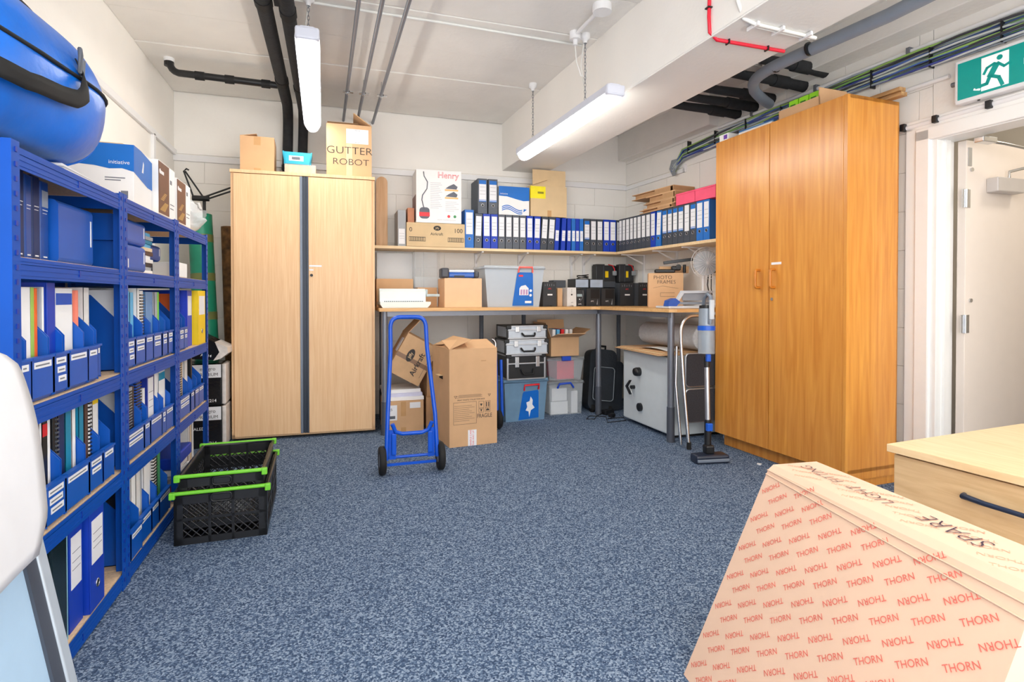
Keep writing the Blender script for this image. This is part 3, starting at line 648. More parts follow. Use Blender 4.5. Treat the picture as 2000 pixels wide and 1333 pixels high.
# second tier row of magazine files
fill(0, 1, [(36, 66, 1), (66, 109, 1), (110, 137, 3), (139, 176, 1), (176, 196, 1, 0.0), (196, 209, 1, 0.012)],
     [(36, 59, 'white', 0.295, {'dep': 0.04}), (59, 75, 'off', 0.3), (75, 94, 'white', 0.3), (94.5, 101, 'lime', 0.3), (101.5, 107.5, 'orange', 0.298), (111.5, 115, 'grey', 0.3), (115.3, 119, 'white', 0.302), (142, 176, 'white', 0.3, {'tops': 'blue', 'dep': 0.04}), (177, 181.5, 'salmon', 0.295), (186, 212, 'off', 0.305, {'dep': 0.045})])
lever(SHM(yu(120), TIERS[2]+0.0055, 0.03)[0], math.pi/2, yu(135)-yu(120), 0.315, M_LEVERBLUE, 'royal blue lever arch file inside a magazine file on the second shelf, near bay', 'shelving lever arch files', spine_label=False, depth=0.2)
fill(1, 1, [(252, 267, 3), (268, 287, 2), (288, 302, 1), (303, 318, 2), (320, 330, 2), (331, 341, 2)],
     [(250, 254, 'white', 0.3), (254.5, 258, 'black', 0.3, {'spiral': True}), (258.5, 261, 'orange', 0.3), (262, 275, 'sky', 0.297), (275.5, 282, 'sky', 0.292), (282.5, 293, 'white', 0.31), (294, 300, 'white', 0.3, {'spiral': True}), (301, 317, 'steel', 0.296), (318.5, 326, 'grey', 0.296), (326.5, 330, 'ltgreen', 0.296)])
fill(2, 1, [(353, 362, 2), (362, 369, 2)], [(353.5, 357.5, 'orange', 0.29)])
for i, (a, b, m, n, dp) in enumerate(((370.5, 378.5, M_LEVERBLUE, 'royal blue lever arch file on the far bay second shelf beside magazine files', 0.06), (379, 387.8, mat('indigo_card', (40, 70, 205), 0.45), 'indigo blue lever arch file next to the yellow one in the far bay', 0.03), (388.5, 402.5, M_YELLOW, 'bright yellow lever arch file at the end of the far shelving bay', 0.0))):
    lever(SHM(yu(a), TIERS[2]+0.001, dp)[0], math.pi/2, yu(b)-yu(a)-0.004, 0.315, m, n, 'shelving lever arch files', lab=(0.55, 0.9), ring=(i == 2), lines=False, spine_label=(i != 0))
# third tier
fill(0, 2, [(92, 130, 3), (131, 176, 1), (177, 203, 2), (204, 225, 1)],
     [(77, 103.5, 'cream', 0.27, {'dep': 0.03}), (104, 108, 'brown', 0.285), (108.5, 112, 'white', 0.285), (112.5, 122.5, 'black', 0.29, {'tops': 'red'}), (123, 131, 'white', 0.305), (131.5, 137, 'black', 0.305), (137.5, 141, 'black', 0.305, {'spiral': True}), (141.5, 154, 'navy', 0.308), (155, 166, 'teal', 0.308), (167, 179, 'white', 0.312), (180, 189, 'teal', 0.312), (190, 197, 'brown', 0.31), (198, 204, 'white', 0.31, {'spiral': True}), (205, 216, 'off', 0.318, {'tops': 'yellow'})])
fill(1, 2, [(250, 283, 2), (284, 295, 1), (296, 318, 1), (318.5, 326, 2), (326, 340, 1)],
     [(248, 251.5, 'salmon', 0.2), (252, 270, 'off', 0.27, {'tops': 'brown'}), (271, 279, 'grey', 0.27, {'spiral': True}), (280, 284.5, 'brown', 0.27), (285, 296, 'blue', 0.29, {'spiral': True}), (296.5, 302, 'white', 0.24), (319, 325, 'white', 0.3), (327, 339, 'white', 0.29, {'tops': 'teal', 'lean': 0.05})])
lever(SHM(yu(303.5), TIERS[3]+0.0055, 0.03)[0], math.pi/2, yu(316.5)-yu(303.5)-0.004, 0.3, mat('dark_blue_card', (16, 44, 150), 0.45), 'dark blue lever arch file with long white label, middle bay third shelf', 'shelving lever arch files', lab=(0.25, 0.92), depth=0.2)
fill(2, 2, [(353, 372, 2), (374, 381, 1), (382, 390, 1), (390, 399, 1)],
     [(353, 357, 'white', 0.29), (357.5, 363, 'white', 0.3), (363.5, 368.5, 'off', 0.3, {'spiral': True}), (369, 374, 'cream', 0.3), (374.5, 386, 'off', 0.318), (386.5, 389, 'black', 0.318)])
# bottom tier
z4 = TIERS[4]
t = doc(yu(80), yu(106), z4+0.001, 'navy', 0.315, 'dark navy CRONER binder on the bottom shelf of the near bay', 0.02, 'ring_binder', depth=0.27)
text('CRONER', 0.02, M_LABEL, t, ((yu(106)-yu(80))*0.5, -0.0005, 0.285))
text('Industrial Relations', 0.016, M_LABEL, t, ((yu(106)-yu(80))*0.6, -0.0005, 0.16), xd=(0, 0, -1), yd=(1, 0, 0))
w = yu(143)-yu(108)
t = thing('ring_binder', 'black padded ring binder with open top on the bottom shelf of the near bay', 'ring binder', SHM(yu(108), z4+0.001, 0.01)[0], math.pi/2)
part('cover', G().cham(0, 0, 0, w*0.82, 0.008, 0.315, 0.004).box(0, 0.004, 0, 0.004, 0.27, 0.315).box(w*0.82-0.004, 0.004, 0, w*0.82, 0.27, 0.315), mat('black_vinyl', (12, 34, 40), 0.25, var=0.15), t)
part('papers', G().box(0.008, 0.02, 0.01, w*0.8-0.008, 0.23, 0.297), M_PAPER2, t)
part('ring_lever', G().tube([(0.02, 0.05, 0.3), (0.02, 0.05, 0.325), (0.045, 0.05, 0.325), (0.045, 0.05, 0.3)], 0.002, 6), M_CHROME, t)
part('inner_pocket', G().box(w*0.83, 0.0, 0.0, w*0.85, 0.24, 0.31), mat('pale_blue_vinyl', (150, 196, 214), 0.4), t)
for i, (a, b, dp, lb_, n) in enumerate(((145, 172, 0.015, (0.4, 0.9), 'with a tapering label'), (174, 203, 0.0, (0.48, 0.92), 'with a long typed label'), (205, 219, 0.16, None, 'pushed back behind the others'))):
    lever(SHM(yu(a), z4+0.001, dp)[0], math.pi/2, yu(b)-yu(a)-0.006, 0.318, M_LEVERBLUE, 'blue lever arch file, near bay bottom shelf, %s' % n, 'shelving lever arch files', lab=lb_ or (0.4, 0.9), spine_label=lb_ is not None, ring=(i == 1))
fill(1, 3, [(250, 273, 1, -0.01), (274, 296, 1), (297, 311, 1), (312, 333, 1)],
     [(246, 257, 'black', 0.29), (257.5, 260, 'off', 0.29), (260.5, 271, 'black', 0.3), (272, 283, 'white', 0.31), (284, 292, 'off', 0.315), (293, 297, 'grey', 0.315), (298, 315, 'white', 0.325), (316, 322, 'off', 0.325, {'spiral': True}), (323, 329, 'green', 0.33)])
# far bay, bottom: papers lying in a pile and standing folders
yb = BAYS[2][0]+0.05
for i in range(5):
    m = ('red', 'off', 'white', 'grey', 'white')[i]; hh = (0.05, 0.014, 0.02, 0.01, 0.03)[i]; zz = z4+0.002+sum((0.052, 0.016, 0.022, 0.012, 0.03)[:i])
    solo('paper_stack', G().cham(0, 0, 0, 0.3-0.012*(i % 2), 0.22, hh, 0.002), COLS[m], '%s wad in the pile on the far bay bottom shelf, %s up' % (CN[m], ORD[i]), 'papers', SHM(yb+0.02*(i % 3), zz, 0.02)[0], math.pi/2+0.03*(i-2), 'pile in the far bay')
solo('box_file', G().cham(0, 0, 0, 0.34, 0.25, 0.06, 0.006), M_LEVERBLUE, 'blue box file lying on top of the paper pile in the far bay', 'box file', SHM(yb, z4+0.14, 0.02)[0], math.pi/2)
for i, (a, c) in enumerate(((0.4, 'off'), (0.44, 'cream'), (0.49, 'white'))):
    doc(yb+a, yb+a+0.035, z4+0.002, c, 0.3, '%s folder standing at the far bay bottom shelf end, %s' % (CN[c], ORD[i]), 0.05)
# upper tier: dark binders, box files
zt = TIERS[1]
ub = [(33, 43, 'navy', 0.255), (44, 63, 'navy', 0.252), (64, 80, 'navy', 0.25), (81, 96, 'black', 0.252), (97, 113, 'navy', 0.25), (114, 126, 'navy', 0.242), (127, 140, 'navy', 0.246), (141, 155, 'navy', 0.24)]
M_NAVY2 = mat('navy_leather', (20, 70, 150), 0.35, var=0.1)
for i, (a, b, c, h) in enumerate(ub):
    y0, y1 = max(yu(a), BAYS[0][0]+0.042), yu(b)
    t = thing('bound_volume', 'dark navy bound volume, upper shelf, near bay, %s from the near post' % ORD[i], 'book', SHM(y0, zt+0.001, 0.07)[0], math.pi/2, 'navy bound volumes')
    w = y1-y0-0.003
    part('cover', G().cham(0, 0, 0, w, 0.01, h, 0.004).box(0, 0.004, 0, 0.003, 0.2, h).box(w-0.003, 0.004, 0, w, 0.2, h), (M_NAVY, M_NAVY2)[i % 2], t)
    part('pages', G().box(0.004, 0.01, 0.004, w-0.004, 0.195, h-0.005), M_PAPER2, t)
    part('gilt_lines', G().box(w*0.2, -0.0012, h*0.6, w*0.7, 0, h*0.606).box(w*0.2, -0.0012, h*0.64, w*0.8, 0, h*0.648).box(w*0.25, -0.0012, h*0.06, w*0.7, 0, h*0.075), M_LABEL, t)
    if i in (1, 7): part('title_label', G().box(w*0.12, -0.0015, h*0.68, w*0.85, 0, h*0.88), mat('grey_label', (150, 160, 176), 0.5), t)
def boxfile(y0, z, w, h, label, dep=0.03, mt=M_FILEBLUE, depth=0.26, sticker=None):
    t = thing('box_file', label, 'box file', SHM(y0, z+0.0015, dep)[0], math.pi/2)
    part('body', G().prism(rrect(0, 0, depth, h, 0.018, 4), 0, w, 'x'), mt, t)
    if sticker: part('sticker', G().box(sticker[0], -0.001, sticker[1], sticker[2], 0.0005, sticker[3]), M_LABEL, t)
    part('edge_label', G().box(w-0.022, -0.0012, h*0.35, w-0.014, 0.0006, h*0.8), M_LABEL, t)
    return t
boxfile(yu(157), zt, yu(218)-yu(157), 0.195, 'large blue box file beside the bound volumes on the upper shelf, near bay', 0.05)
boxfile(yu(254), zt, yu(302)-yu(254), 0.11, 'blue box file with barcode sticker, lower of two on the upper shelf, middle bay', 0.03, sticker=(0.015, 0.015, 0.1, 0.05))
boxfile(yu(250), zt+0.111, yu(302)-yu(250), 0.10, 'blue box file on top of another on the upper shelf, middle bay', 0.03)
for i in range(11):
    c = ('white', 'grey', 'black', 'off', 'white', 'brown', 'cream', 'sky', 'teal', 'grey', 'sky')[i]
    solo('booklet', G().cham(0, 0, 0, 0.14+0.01*(i % 3), 0.2, 0.0165, 0.002), COLS[c], '%s booklet in the middle bay upper shelf pile, %s up' % (CN[c], ORD[i]), 'booklet', SHM(yu(304)+0.01*(i % 2), zt+0.001+i*0.017, 0.05)[0], math.pi/2+0.04*((i*5) % 3-1), 'pile of booklets')
boxfile(yu(354), zt, 0.28, 0.085, 'blue box file, lower of the pair on the upper shelf, far bay', 0.14, sticker=(0.0, 0.005, 0.14, 0.07))
boxfile(yu(354), zt+0.087, 0.24, 0.085, 'blue box file, upper of the pair on the upper shelf, far bay', 0.15)
solo('small_box', G().cham(0, 0, 0, 0.16, 0.12, 0.075, 0.003), M_PAPER, 'small white carton in front of the box files, far bay', 'box', SHM(yu(355), zt+0.0015, 0.006)[0], math.pi/2)
bpy.data.objects['small_box'].location.x += 0.0
# ------------------------------------------------------------------ on top of the shelving
ZT = TIERS[0]
def superbag(a, b, c, n=26, m=18, e=0.62):
    def sg(v, p): return math.copysign(abs(v)**p, v)
    def f(i, j):
        th = -math.pi/2+math.pi*j; ph = 2*math.pi*i
        x = a*sg(math.cos(th), e)*sg(math.cos(ph), e); y = b*sg(math.cos(th), e)*sg(math.sin(ph), e); z = c*sg(math.sin(th), 0.8)
        z += 0.012*math.sin(9*x/a+2)*math.cos(3*y/b); y += 0.012*math.sin(7*x/a+5*z/c)
        s = 1-0.22*max(0, z/c); return (x*s*(1 - 0.18*abs(z/c)**2), y*s, max(z, -c*0.93)+c)
    return f
M_BAG = mat('blue_nylon', (6, 108, 215), 0.35, var=0.14, scale=5, bump=0.35, bscale=12)
bag = thing('holdall', 'large bright blue nylon holdall with black straps on top of the shelving', 'bag', (-0.955, 1.80, ZT+0.04), math.radians(80))
def sgp(v, p): return math.copysign(abs(v)**p, v)
def bagpt(i, j, k=1.0):
    th = -math.pi/2+math.pi*j; ph = 2*math.pi*i; e = 0.55
    x = 0.47*sgp(math.cos(th), 0.45)*sgp(math.cos(ph), e); y = 0.235*sgp(math.cos(th), 0.6)*sgp(math.sin(ph), 0.7); z = 0.225*sgp(math.sin(th), 0.75)
    z = max(z, -0.2)
    s = 1-0.2*max(0, z/0.225)
    fold = 0.010*math.sin(10*x+3*y)+0.008*math.sin(17*x-9*z)
    sag = -0.05*max(0, abs(x)-0.3)/0.17*max(0, z/0.225)
    return ((x*(0.93+0.07*s)-0.02*max(0, z)/0.2*sgp(x, 1))*k, (y*s+fold)*k, z+0.2+sag+fold*0.5)
part('shell', G().grid(lambda i, j: bagpt(i, j), 56, 30), M_BAG, bag)
def on_bag(i, j): return Vector(bagpt(i, j, 1.012))
part('piping', G().tube([on_bag(q/48, 0.52) for q in range(48)], 0.006, 6, closed=True), M_RUBBER, bag)
part('end_seam', G().tube([on_bag(0.93+0.0*q, 0.1+0.8*q/16) for q in range(17)], 0.004, 6), M_BAG, bag)
part('zip', G().tube([on_bag(0.72+0.2*q/12, 0.86-0.05*abs(q-6)/6) for q in range(13)], 0.006, 6), M_RUBBER, bag)
SP = [(0.785, 0.56), (0.78, 0.50), (0.765, 0.45), (0.74, 0.42), (0.69, 0.42), (0.62, 0.46), (0.56, 0.56)]
def strap_pt(i, j):
    q = min(int(i*6), 5); f = i*6-q; a = SP[q]; b = SP[q+1]
    p = on_bag(a[0]+(b[0]-a[0])*f, a[1]+(b[1]-a[1])*f + 0.06*(j-0.5)); d = Vector((p.x*0.2, p.y, 0)).normalized()
    return tuple(p + d*(0.006+0.02*math.sin(math.pi*i)))
part('strap', G().grid(strap_pt, 24, 3), M_RUBBER, bag, solid=0.004)
c0 = on_bag(0.786, 0.575)
n0 = Vector((c0.x*0.5, c0.y, 0)).normalized(); t0 = Vector((-n0.y, n0.x, 0)); u0 = Vector((0, 0, 1))
bk = part('buckle', G().tube([c0+n0*0.012+t0*a_+u0*b_ for a_, b_ in ((-0.03, -0.035), (0.03, -0.035), (0.026, 0.035), (-0.026, 0.035))], 0.006, 6, closed=True), mat('grey_plastic', (95, 100, 110), 0.4), bag)
part('prong', G().tube([c0+n0*0.014-u0*0.05, c0+n0*0.018+u0*0.01], 0.007, 6), MATS['grey_plastic'], bk)
for i in range(3):
    solo('paper_pad', G().cham(0, 0, 0, 0.3, 0.24, 0.012, 0.003), (M_PAPER2, COLS['grey'], M_PAPER)[i], 'pad of papers under the blue holdall on the shelving, %s' % ('lowest', 'middle', 'top')[i], 'papers', SHM(yu(150)+0.02*i, ZT+0.0015+0.0122*i, 0.02+0.012*i)[0], math.pi/2+0.03*i, 'pads on the shelving top')
t = thing('paper_carton', 'white and blue stationery carton with torn lid on top of the shelving', 'box', (-1.115, 2.64, ZT+0.012), 0.03)
w = 0.34
part('body', G().cham(0, 0, 0, w, 0.27, 0.24, 0.003), M_PAPER, t)
part('blue_print', G().prism([(0, 0.24), (0, 0.16)] + [(w*0.6*i/6, 0.16-0.012*i/6) for i in range(1, 7)] + [(w*0.75, 0.138), (w*0.88, 0.142), (w, 0.13), (w, 0.24)], -0.0015, 0.0, 'y'), M_PRINTBLUE, t)
part('blue_side', G().prism([(0, 0.13), (0.1, 0.115), (0.2, 0.1), (0.27, 0.1), (0.27, 0.225), (0.1, 0.24), (0, 0.24)], w, w+0.0015, 'x'), M_PRINTBLUE, t)
text('initiative', 0.022, M_LABEL, t, (w-0.05, -0.0016, 0.165))
part('side_mark', G().prism([(0.11, 0.15), (0.13, 0.2), (0.14, 0.19), (0.13, 0.15)], w+0.001, w+0.0022, 'x'), M_LABEL, t)
part('print_line', G().box(w-0.1, -0.001, 0.1, w-0.03, 0, 0.104), MATS['grey_print'], t)
part('print_line', G().box(w-0.1, -0.001, 0.09, w-0.045, 0, 0.094), MATS['grey_print'], t)
part('printed_mark', G().box(w-0.045, -0.001, 0.02, w-0.02, 0, 0.05), MATS['grey_print'], t)
part('loose_flap', G().box(0.02, 0.02, 0.241, 0.3, 0.24, 0.245, Matrix.Rotation(0.05, 4, 'X')), M_CARD2, t)
M_CHOC = mat('chocolate_print', (112, 74, 58), 0.5, var=0.1)
for i, y in enumerate((2.93, 3.25)):
    t = thing('printed_carton', 'brown and white printed carton on the shelving top, %s' % ('nearer of two', 'farther of two')[i], 'box', SHM(y, ZT+0.012, 0.02)[0], math.pi/2, 'brown printed cartons')
    part('body', G().cham(0, 0, 0, 0.28, 0.3, 0.25-0.02*i, 0.003), M_PAPER, t)
    part('brown_panel', G().box(0.0, -0.0015, 0.006, 0.17, 0, 0.245-0.02*i), M_CHOC, t)
    g = G()
    for q in range(7): g.box(0.02+0.012*q, -0.0022, 0.02+0.006*q, 0.1+0.008*q, -0.0014, 0.024+0.006*q+0.003)
    for q in range(5): g.box(0.03+0.014*q, -0.0022, 0.07+0.008*q, 0.08+0.012*q, -0.0014, 0.075+0.008*q)
    part('gold_print', g, mat('gold_print', (190, 150, 90), 0.5), t)
    part('white_mark', G().box(0.03, -0.0022, 0.19-0.02*i, 0.08, -0.0014, 0.205-0.02*i).cyl((0.02, -0.0022, 0.2-0.02*i), (0.02, -0.0014, 0.2-0.02*i), 0.012, 12), M_LABEL, t)
    part('side_text', G().box(0.19, -0.001, 0.05, 0.25, 0, 0.054).box(0.19, -0.001, 0.07, 0.26, 0, 0.074).box(0.19, -0.001, 0.17, 0.22, 0, 0.19), MATS['grey_print'], t)
t = thing('clear_packet', 'clear plastic wrapped packet standing behind the printed cartons', 'packet', SHM(3.0, ZT+0.012, 0.33)[0], math.pi/2)
part('contents', G().cham(0.01, 0.01, 0.002, 0.34, 0.08, 0.29, 0.01), COLS['grey'], t)
part('film', G().cham(0, 0, 0, 0.36, 0.095, 0.32, 0.02), M_FILM, t)
t = thing('plastic_bag', 'crumpled clear plastic bag at the end of the shelving top', 'bag', (-0.86, 3.74, ZT+0.001))
random.seed(3)
part('film', G().grid(lambda i, j: tuple(Vector((0.13*math.cos(6.283*i)*math.sin(math.pi*(0.08+0.9*j)), 0.13*math.sin(6.283*i)*math.sin(math.pi*(0.08+0.9*j)), 0.1-0.1*math.cos(math.pi*(0.08+0.9*j))))*(1+0.16*math.sin(23*i+9*j)*math.cos(17*j))), 30, 16), mat('crumpled_film', (235, 238, 242), 0.12, var=0.02, alpha=0.6), t)
part('contents', G().cham(-0.06, -0.07, 0.002, 0.06, 0.05, 0.12, 0.01), M_PAPER2, t)
# ------------------------------------------------------------------ cartons
def carton(name, label, loc, rz, w, d, h, m=None, flaps=None, cat='box', group=None, tape=True, tilt=None, th=0.005):
    m = m or M_CARD
    t = thing(name, label, cat, loc, rz, group)
    if tilt: t.rotation_euler = tilt
    g = G().box(0, 0, 0, w, th, h).box(0, d-th, 0, w, d, h).box(0, th, 0, th, d-th, h).box(w-th, th, 0, w, d-th, h).box(th, th, 0, w-th, d-th, th)
    part('walls', g, m, t)
    fl = flaps or {'front': 0, 'back': 0}
    for s, a in fl.items():
        a = math.radians(a)
        ln = (d if s in ('front', 'back') else w)*0.495
        if s in ('front', 'back') and len(fl) > 2 or isinstance(fl.get('len'), float): ln = min(ln, d*0.495)
        g = G().box(0.001, 0, 0, (w if s in ('front', 'back') else d)-0.001, ln, 0.004)
        if s == 'front': M = Matrix.Translation((0, 0.0, h)) @ Matrix.Rotation(a, 4, 'X')
        elif s == 'back': M = Matrix.Translation((w, d, h)) @ Matrix.Rotation(math.pi, 4, 'Z') @ Matrix.Rotation(a, 4, 'X')
        elif s == 'left': M = Matrix.Translation((0, d, h)) @ Matrix.Rotation(-math.pi/2, 4, 'Z') @ Matrix.Rotation(a, 4, 'X')
        else: M = Matrix.Translation((w, 0, h)) @ Matrix.Rotation(math.pi/2, 4, 'Z') @ Matrix.Rotation(a, 4, 'X')
        part('flap', g, m, t, M=M)
    if tape:
        part('tape', G().box(w*0.5-0.024, -0.0008, h*0.78, w*0.5+0.024, 0, h).box(w*0.5-0.024, -0.0008, 0, w*0.5+0.024, 0, h*0.16), M_TAPE, t)
    return t
# on the beech cupboard
ZC = 2.025
t = carton('cardboard_box', 'plain taped cardboard box on the left of the beech cupboard top', (-0.665, 4.66, ZC), 0.03, 0.24, 0.26, 0.285, flaps={'front': 4, 'back': 2, 'left': 10})
t = carton('cardboard_box', 'tall cardboard box marked GUTTER ROBOT on the beech cupboard', (-0.04, 4.6, ZC), -0.03, 0.345, 0.33, 0.42, flaps={'front': 3, 'back': 25, 'right': 35}, tape=False)
text('GUTTER', 0.082, M_INK, t, (0.175, -0.001, 0.215), bold=-0.012, sx=1.15)
text('ROBOT', 0.072, M_INK, t, (0.185, -0.001, 0.125), bold=-0.012, sx=1.15)
part('shipping_label', G().box(0.15, -0.0012, 0.275, 0.32, 0, 0.39), M_LABEL, t)
text('FRAGILE', 0.012, M_INK, t, (0.235, -0.0012, 0.38)); text('FRAGILE', 0.012, M_INK, t, (0.235, -0.0012, 0.285))
part('tape', G().box(0.15, -0.001, 0.0, 0.195, 0, 0.27), mat('clear_tape', (232, 196, 158), 0.2), t)
t = thing('plastic_tray', 'teal plastic storage tray with white label on the beech cupboard', 'tray', (-0.36, 4.62, ZC+0.085), 0.03)
part('tray', G().prism([(0.012, 0), (0.2, 0), (0.215, 0.1), (0.205, 0.1), (0.192, 0.006), (0.02, 0.006), (0.008, 0.1), (-0.003, 0.1)], 0.0, 0.19, 'y').box(0.008, 0, 0, 0.205, 0.005, 0.095).box(0.008, 0.185, 0, 0.205, 0.19, 0.095), mat('teal_plastic', (0, 160, 190), 0.4), t)
part('label', G().box(0.045, -0.0015, 0.028, 0.15, 0, 0.066), M_LABEL, t)
part('barcode', G().box(0.065, -0.002, 0.036, 0.125, -0.001, 0.058), M_GREY, t)
t = thing('wrapped_bundle', 'plastic wrapped bundle of pale strips under the teal tray', 'bundle', (-0.345, 4.6, ZC))
for i in range(4): part('strip', G().cham(0, 0.002+0.045*i, 0, 0.225, 0.045+0.045*i, 0.078, 0.003), (M_PINE, COLS['cream'])[i % 2], t)
part('wrap', G().cham(-0.003, -0.003, -0.0, 0.228, 0.19, 0.083, 0.004), M_FILM, t)
# ------------------------------------------------------------------ upper wall shelf
ZS = SZ+0.001
solo('wooden_plank', G().prism([(0, 0), (0.1, 0), (0.1, 0.58)] + arc(0.05, 0.58, 0.05, 0, math.pi, 10)[1:-1] + [(0, 0.58)], 0, 0.022, 'y'), M_PINE, 'round topped wooden board standing on the shelf beside the cupboard', 'board', (0.375, 5.08, ZS))
FY = 4.925
lever((0.548, FY, ZS), 0, 0.07, 0.316, mat('silver_card', (168, 172, 178), 0.5), 'silver grey lever arch file at the cupboard end of the wall shelf', 'wall shelf lever arch files', ring=False, lab=(0.06, 0.48), lines=True)
solo('cardboard_sleeve', G().cham(0, 0, 0, 0.06, 0.2, 0.13, 0.003), mat('rust_card', (196, 132, 100), 0.7), 'rust coloured card sleeve behind the silver file on the wall shelf', 'folder', (0.635, 4.94, ZS+0.2115))
t = carton('cardboard_box', 'wide pale box printed Jiffy Airkraft under the vacuum cleaner box', (0.622, 4.9, ZS), 0, 0.52, 0.28, 0.205, M_CARD2, tape=False)
for x, s in ((0.035, '0'), (0.46, '100')): text(s, 0.055, M_INK, t, (x, -0.0005, 0.145))
part('logo_oval', G().prism([(0.27+0.034*math.cos(a*math.pi/10), 0.165+0.022*math.sin(a*math.pi/10)) for a in range(20)], -0.0015, 0, 'y'), M_INK, t)
text('Jiffy', 0.024, M_CARD2, t, (0.27, -0.0016, 0.165)); text('Airkraft', 0.036, M_INK, t, (0.265, -0.0005, 0.112))
for x in (0.02, 0.365):
    g = G().box(x, -0.001, 0.045, x+0.145, 0, 0.049).box(x, -0.001, 0.08, x+0.145, 0, 0.084).box(x, -0.001, 0.045, x+0.003, 0, 0.084).box(x+0.142, -0.001, 0.045, x+0.145, 0, 0.084)
    for q in range(18): g.box(x+0.012+q*0.007, -0.001, 0.05, x+0.014+q*0.007+0.002*(q % 3 == 0), 0, 0.08)
    part('barcode', g, M_INK, t)
# vacuum cleaner box
hb = thing('vacuum_cleaner_box', 'white printed Henry vacuum cleaner box on the wall shelf', 'box', (0.705, 4.9, ZS+0.211), -0.02)
HW, HH = 0.405, 0.47
part('body', G().cham(0, 0, 0, HW, 0.29, HH, 0.003), M_PAPER, hb)
part('side_print', G().box(-0.001, 0.02, 0.02, 0, 0.27, 0.25), mat('dusky_print', (150, 120, 116), 0.6, var=0.4, scale=9), hb)
M_PRED = mat('red_print', (232, 58, 66), 0.5)
text('Henry', 0.075, M_PRED, hb, (0.285, -0.0005, 0.425), bold=0.012)
text('Henry', 0.075, M_LABEL, hb, (0.285, -0.0012, 0.425), bold=-0.024)
part('hose_picture', G().tube([(0.065, -0.002, 0.45), (0.07, -0.002, 0.41), (0.1, -0.002, 0.36), (0.095, -0.002, 0.3), (0.055, -0.002, 0.24), (0.05, -0.002, 0.2), (0.065, -0.002, 0.14), (0.075, -0.002, 0.12)], 0.0045, 5), mat('picture_grey', (96, 100, 112), 0.5), hb)
part('cleaner_picture', G().prism(rrect(0.028, 0.035, 0.118, 0.135, 0.03), -0.002, 0, 'y'), MATS['picture_grey'], hb)
part('red_band', G().box(0.027, -0.003, 0.055, 0.119, -0.001, 0.092), M_PRED, hb)
for i, z in enumerate((0.31, 0.24)):
    part('nozzle_picture', G().prism([(0.26, z), (0.36, z-0.004), (0.37, z+0.02), (0.335, z+0.045), (0.29, z+0.022)], -0.002, 0, 'y'), MATS['picture_grey'], hb)
    part('orange_panel', G().box(0.255, -0.001, z-0.02, 0.375, 0, z-0.006), mat('orange_print', (246, 190, 120), 0.5), hb)
g = G()
for i in range(15): g.box(0.125, -0.001, 0.13+i*0.016, 0.2+0.03*((i*7) % 4)/3, 0, 0.134+i*0.016)
for i in range(6): g.box(0.26, -0.001, 0.11+i*0.016, 0.34+0.02*((i*5) % 3), 0, 0.114+i*0.016)
part('small_print', g, mat('pale_print', (206, 204, 212), 0.6), hb)
text('www.myhenry.com', 0.021, MATS['pale_print'], hb, (0.27, -0.0005, 0.03))
part('cross_mark', G().cyl((0.29, -0.0015, 0.062), (0.29, 0, 0.062), 0.013, 14), M_PRED, hb)
part('tick_mark', G().cyl((0.345, -0.0015, 0.062), (0.345, 0, 0.062), 0.013, 14), COLS['green'], hb)
# files along the back wall
BW = [('L', .085, 1, {}), ('G', .07, 1, {'lean': 0.03}), ('B', .072, 1, {}), ('B', .068, 1, {}), ('G', .066, 1, {}), ('G', .066, 1, {}), ('G', .066, 1, {}), ('G', .066, 1, {}), ('B', .066, 1, {}), ('B', .066, 1, {'lean': 0.03}),
      ('D', .068, 1, {'lean': 0.06}), ('D', .068, 1, {'lean': 0.06}), ('b', .045, 0, {'lean': 0.06}), ('b', .045, 0, {'lean': 0.05}), ('b', .04, 0, {'lean': 0.02}), ('l', .04, 0, {}), ('b', .04, 0, {}), ('l', .04, 0, {}),
      ('D', .068, 2, {}), ('D', .066, 1, {}), ('D', .066, 1, {}), ('B', .068, 1, {}), ('B', .072, 1, {}), ('D', .06, 1, {})]
CM = {'L': (M_LIGHTBLUE, 'mid blue'), 'G': (M_GREY, 'grey'), 'B': (M_LEVERBLUE, 'royal blue'), 'D': (mat('dark_charcoal_card', (66, 72, 82), 0.6, var=0.12, scale=90), 'charcoal'), 'b': (M_LEVERBLUE, 'slim royal blue'), 'l': (M_LIGHTBLUE, 'slim mid blue')}
x = 1.15
for i, (c, w, k, o) in enumerate(BW):
    m_, n_ = CM[c]; ln = o.get('lean', 0)
    lever((x, FY+random.uniform(0, 0.006), ZS), 0, w-0.002, 0.348 if i == 0 else 0.318-0.004*(c in 'bl'), m_, '%s lever arch file on the wall shelf, %s along from the Henry box' % (n_, ORD[i]), 'wall shelf lever arch files', wave=(k == 2), lean=ln, lab=(0.36, 0.93) if k else (0.3, 0.62), ring=k > 0)
    x += w + 0.002 + (0.021*ln/0.06 if BW[min(i+1, len(BW)-1)][3].get('lean', 0) < ln else 0.0015)
for i, xx in enumerate((1.275, 1.375)):
    lever((xx, FY+0.01, ZS+0.32), 0, 0.088, 0.322, M_GREY, 'grey lever arch file stacked on top of the file row, %s of two' % ('left', 'right')[i], 'wall shelf lever arch files', wave=True, lab=(0.34, 0.95))
t = thing('paper_box', 'blue and white copier paper box with wave print on top of the files', 'box', (1.475, FY+0.01, ZS+0.32))
part('body', G().cham(0, 0, 0, 0.3, 0.22, 0.265, 0.003), M_PAPER, t)
part('blue_lid', G().prism([(0, 0.265), (0, 0.175), (0.08, 0.172), (0.17, 0.15), (0.24, 0.135), (0.3, 0.14), (0.3, 0.265)], -0.0015, 0, 'y'), M_PRINTBLUE, t)
text('initiative', 0.022, M_LABEL, t, (0.05, -0.002, 0.195))
g = G()
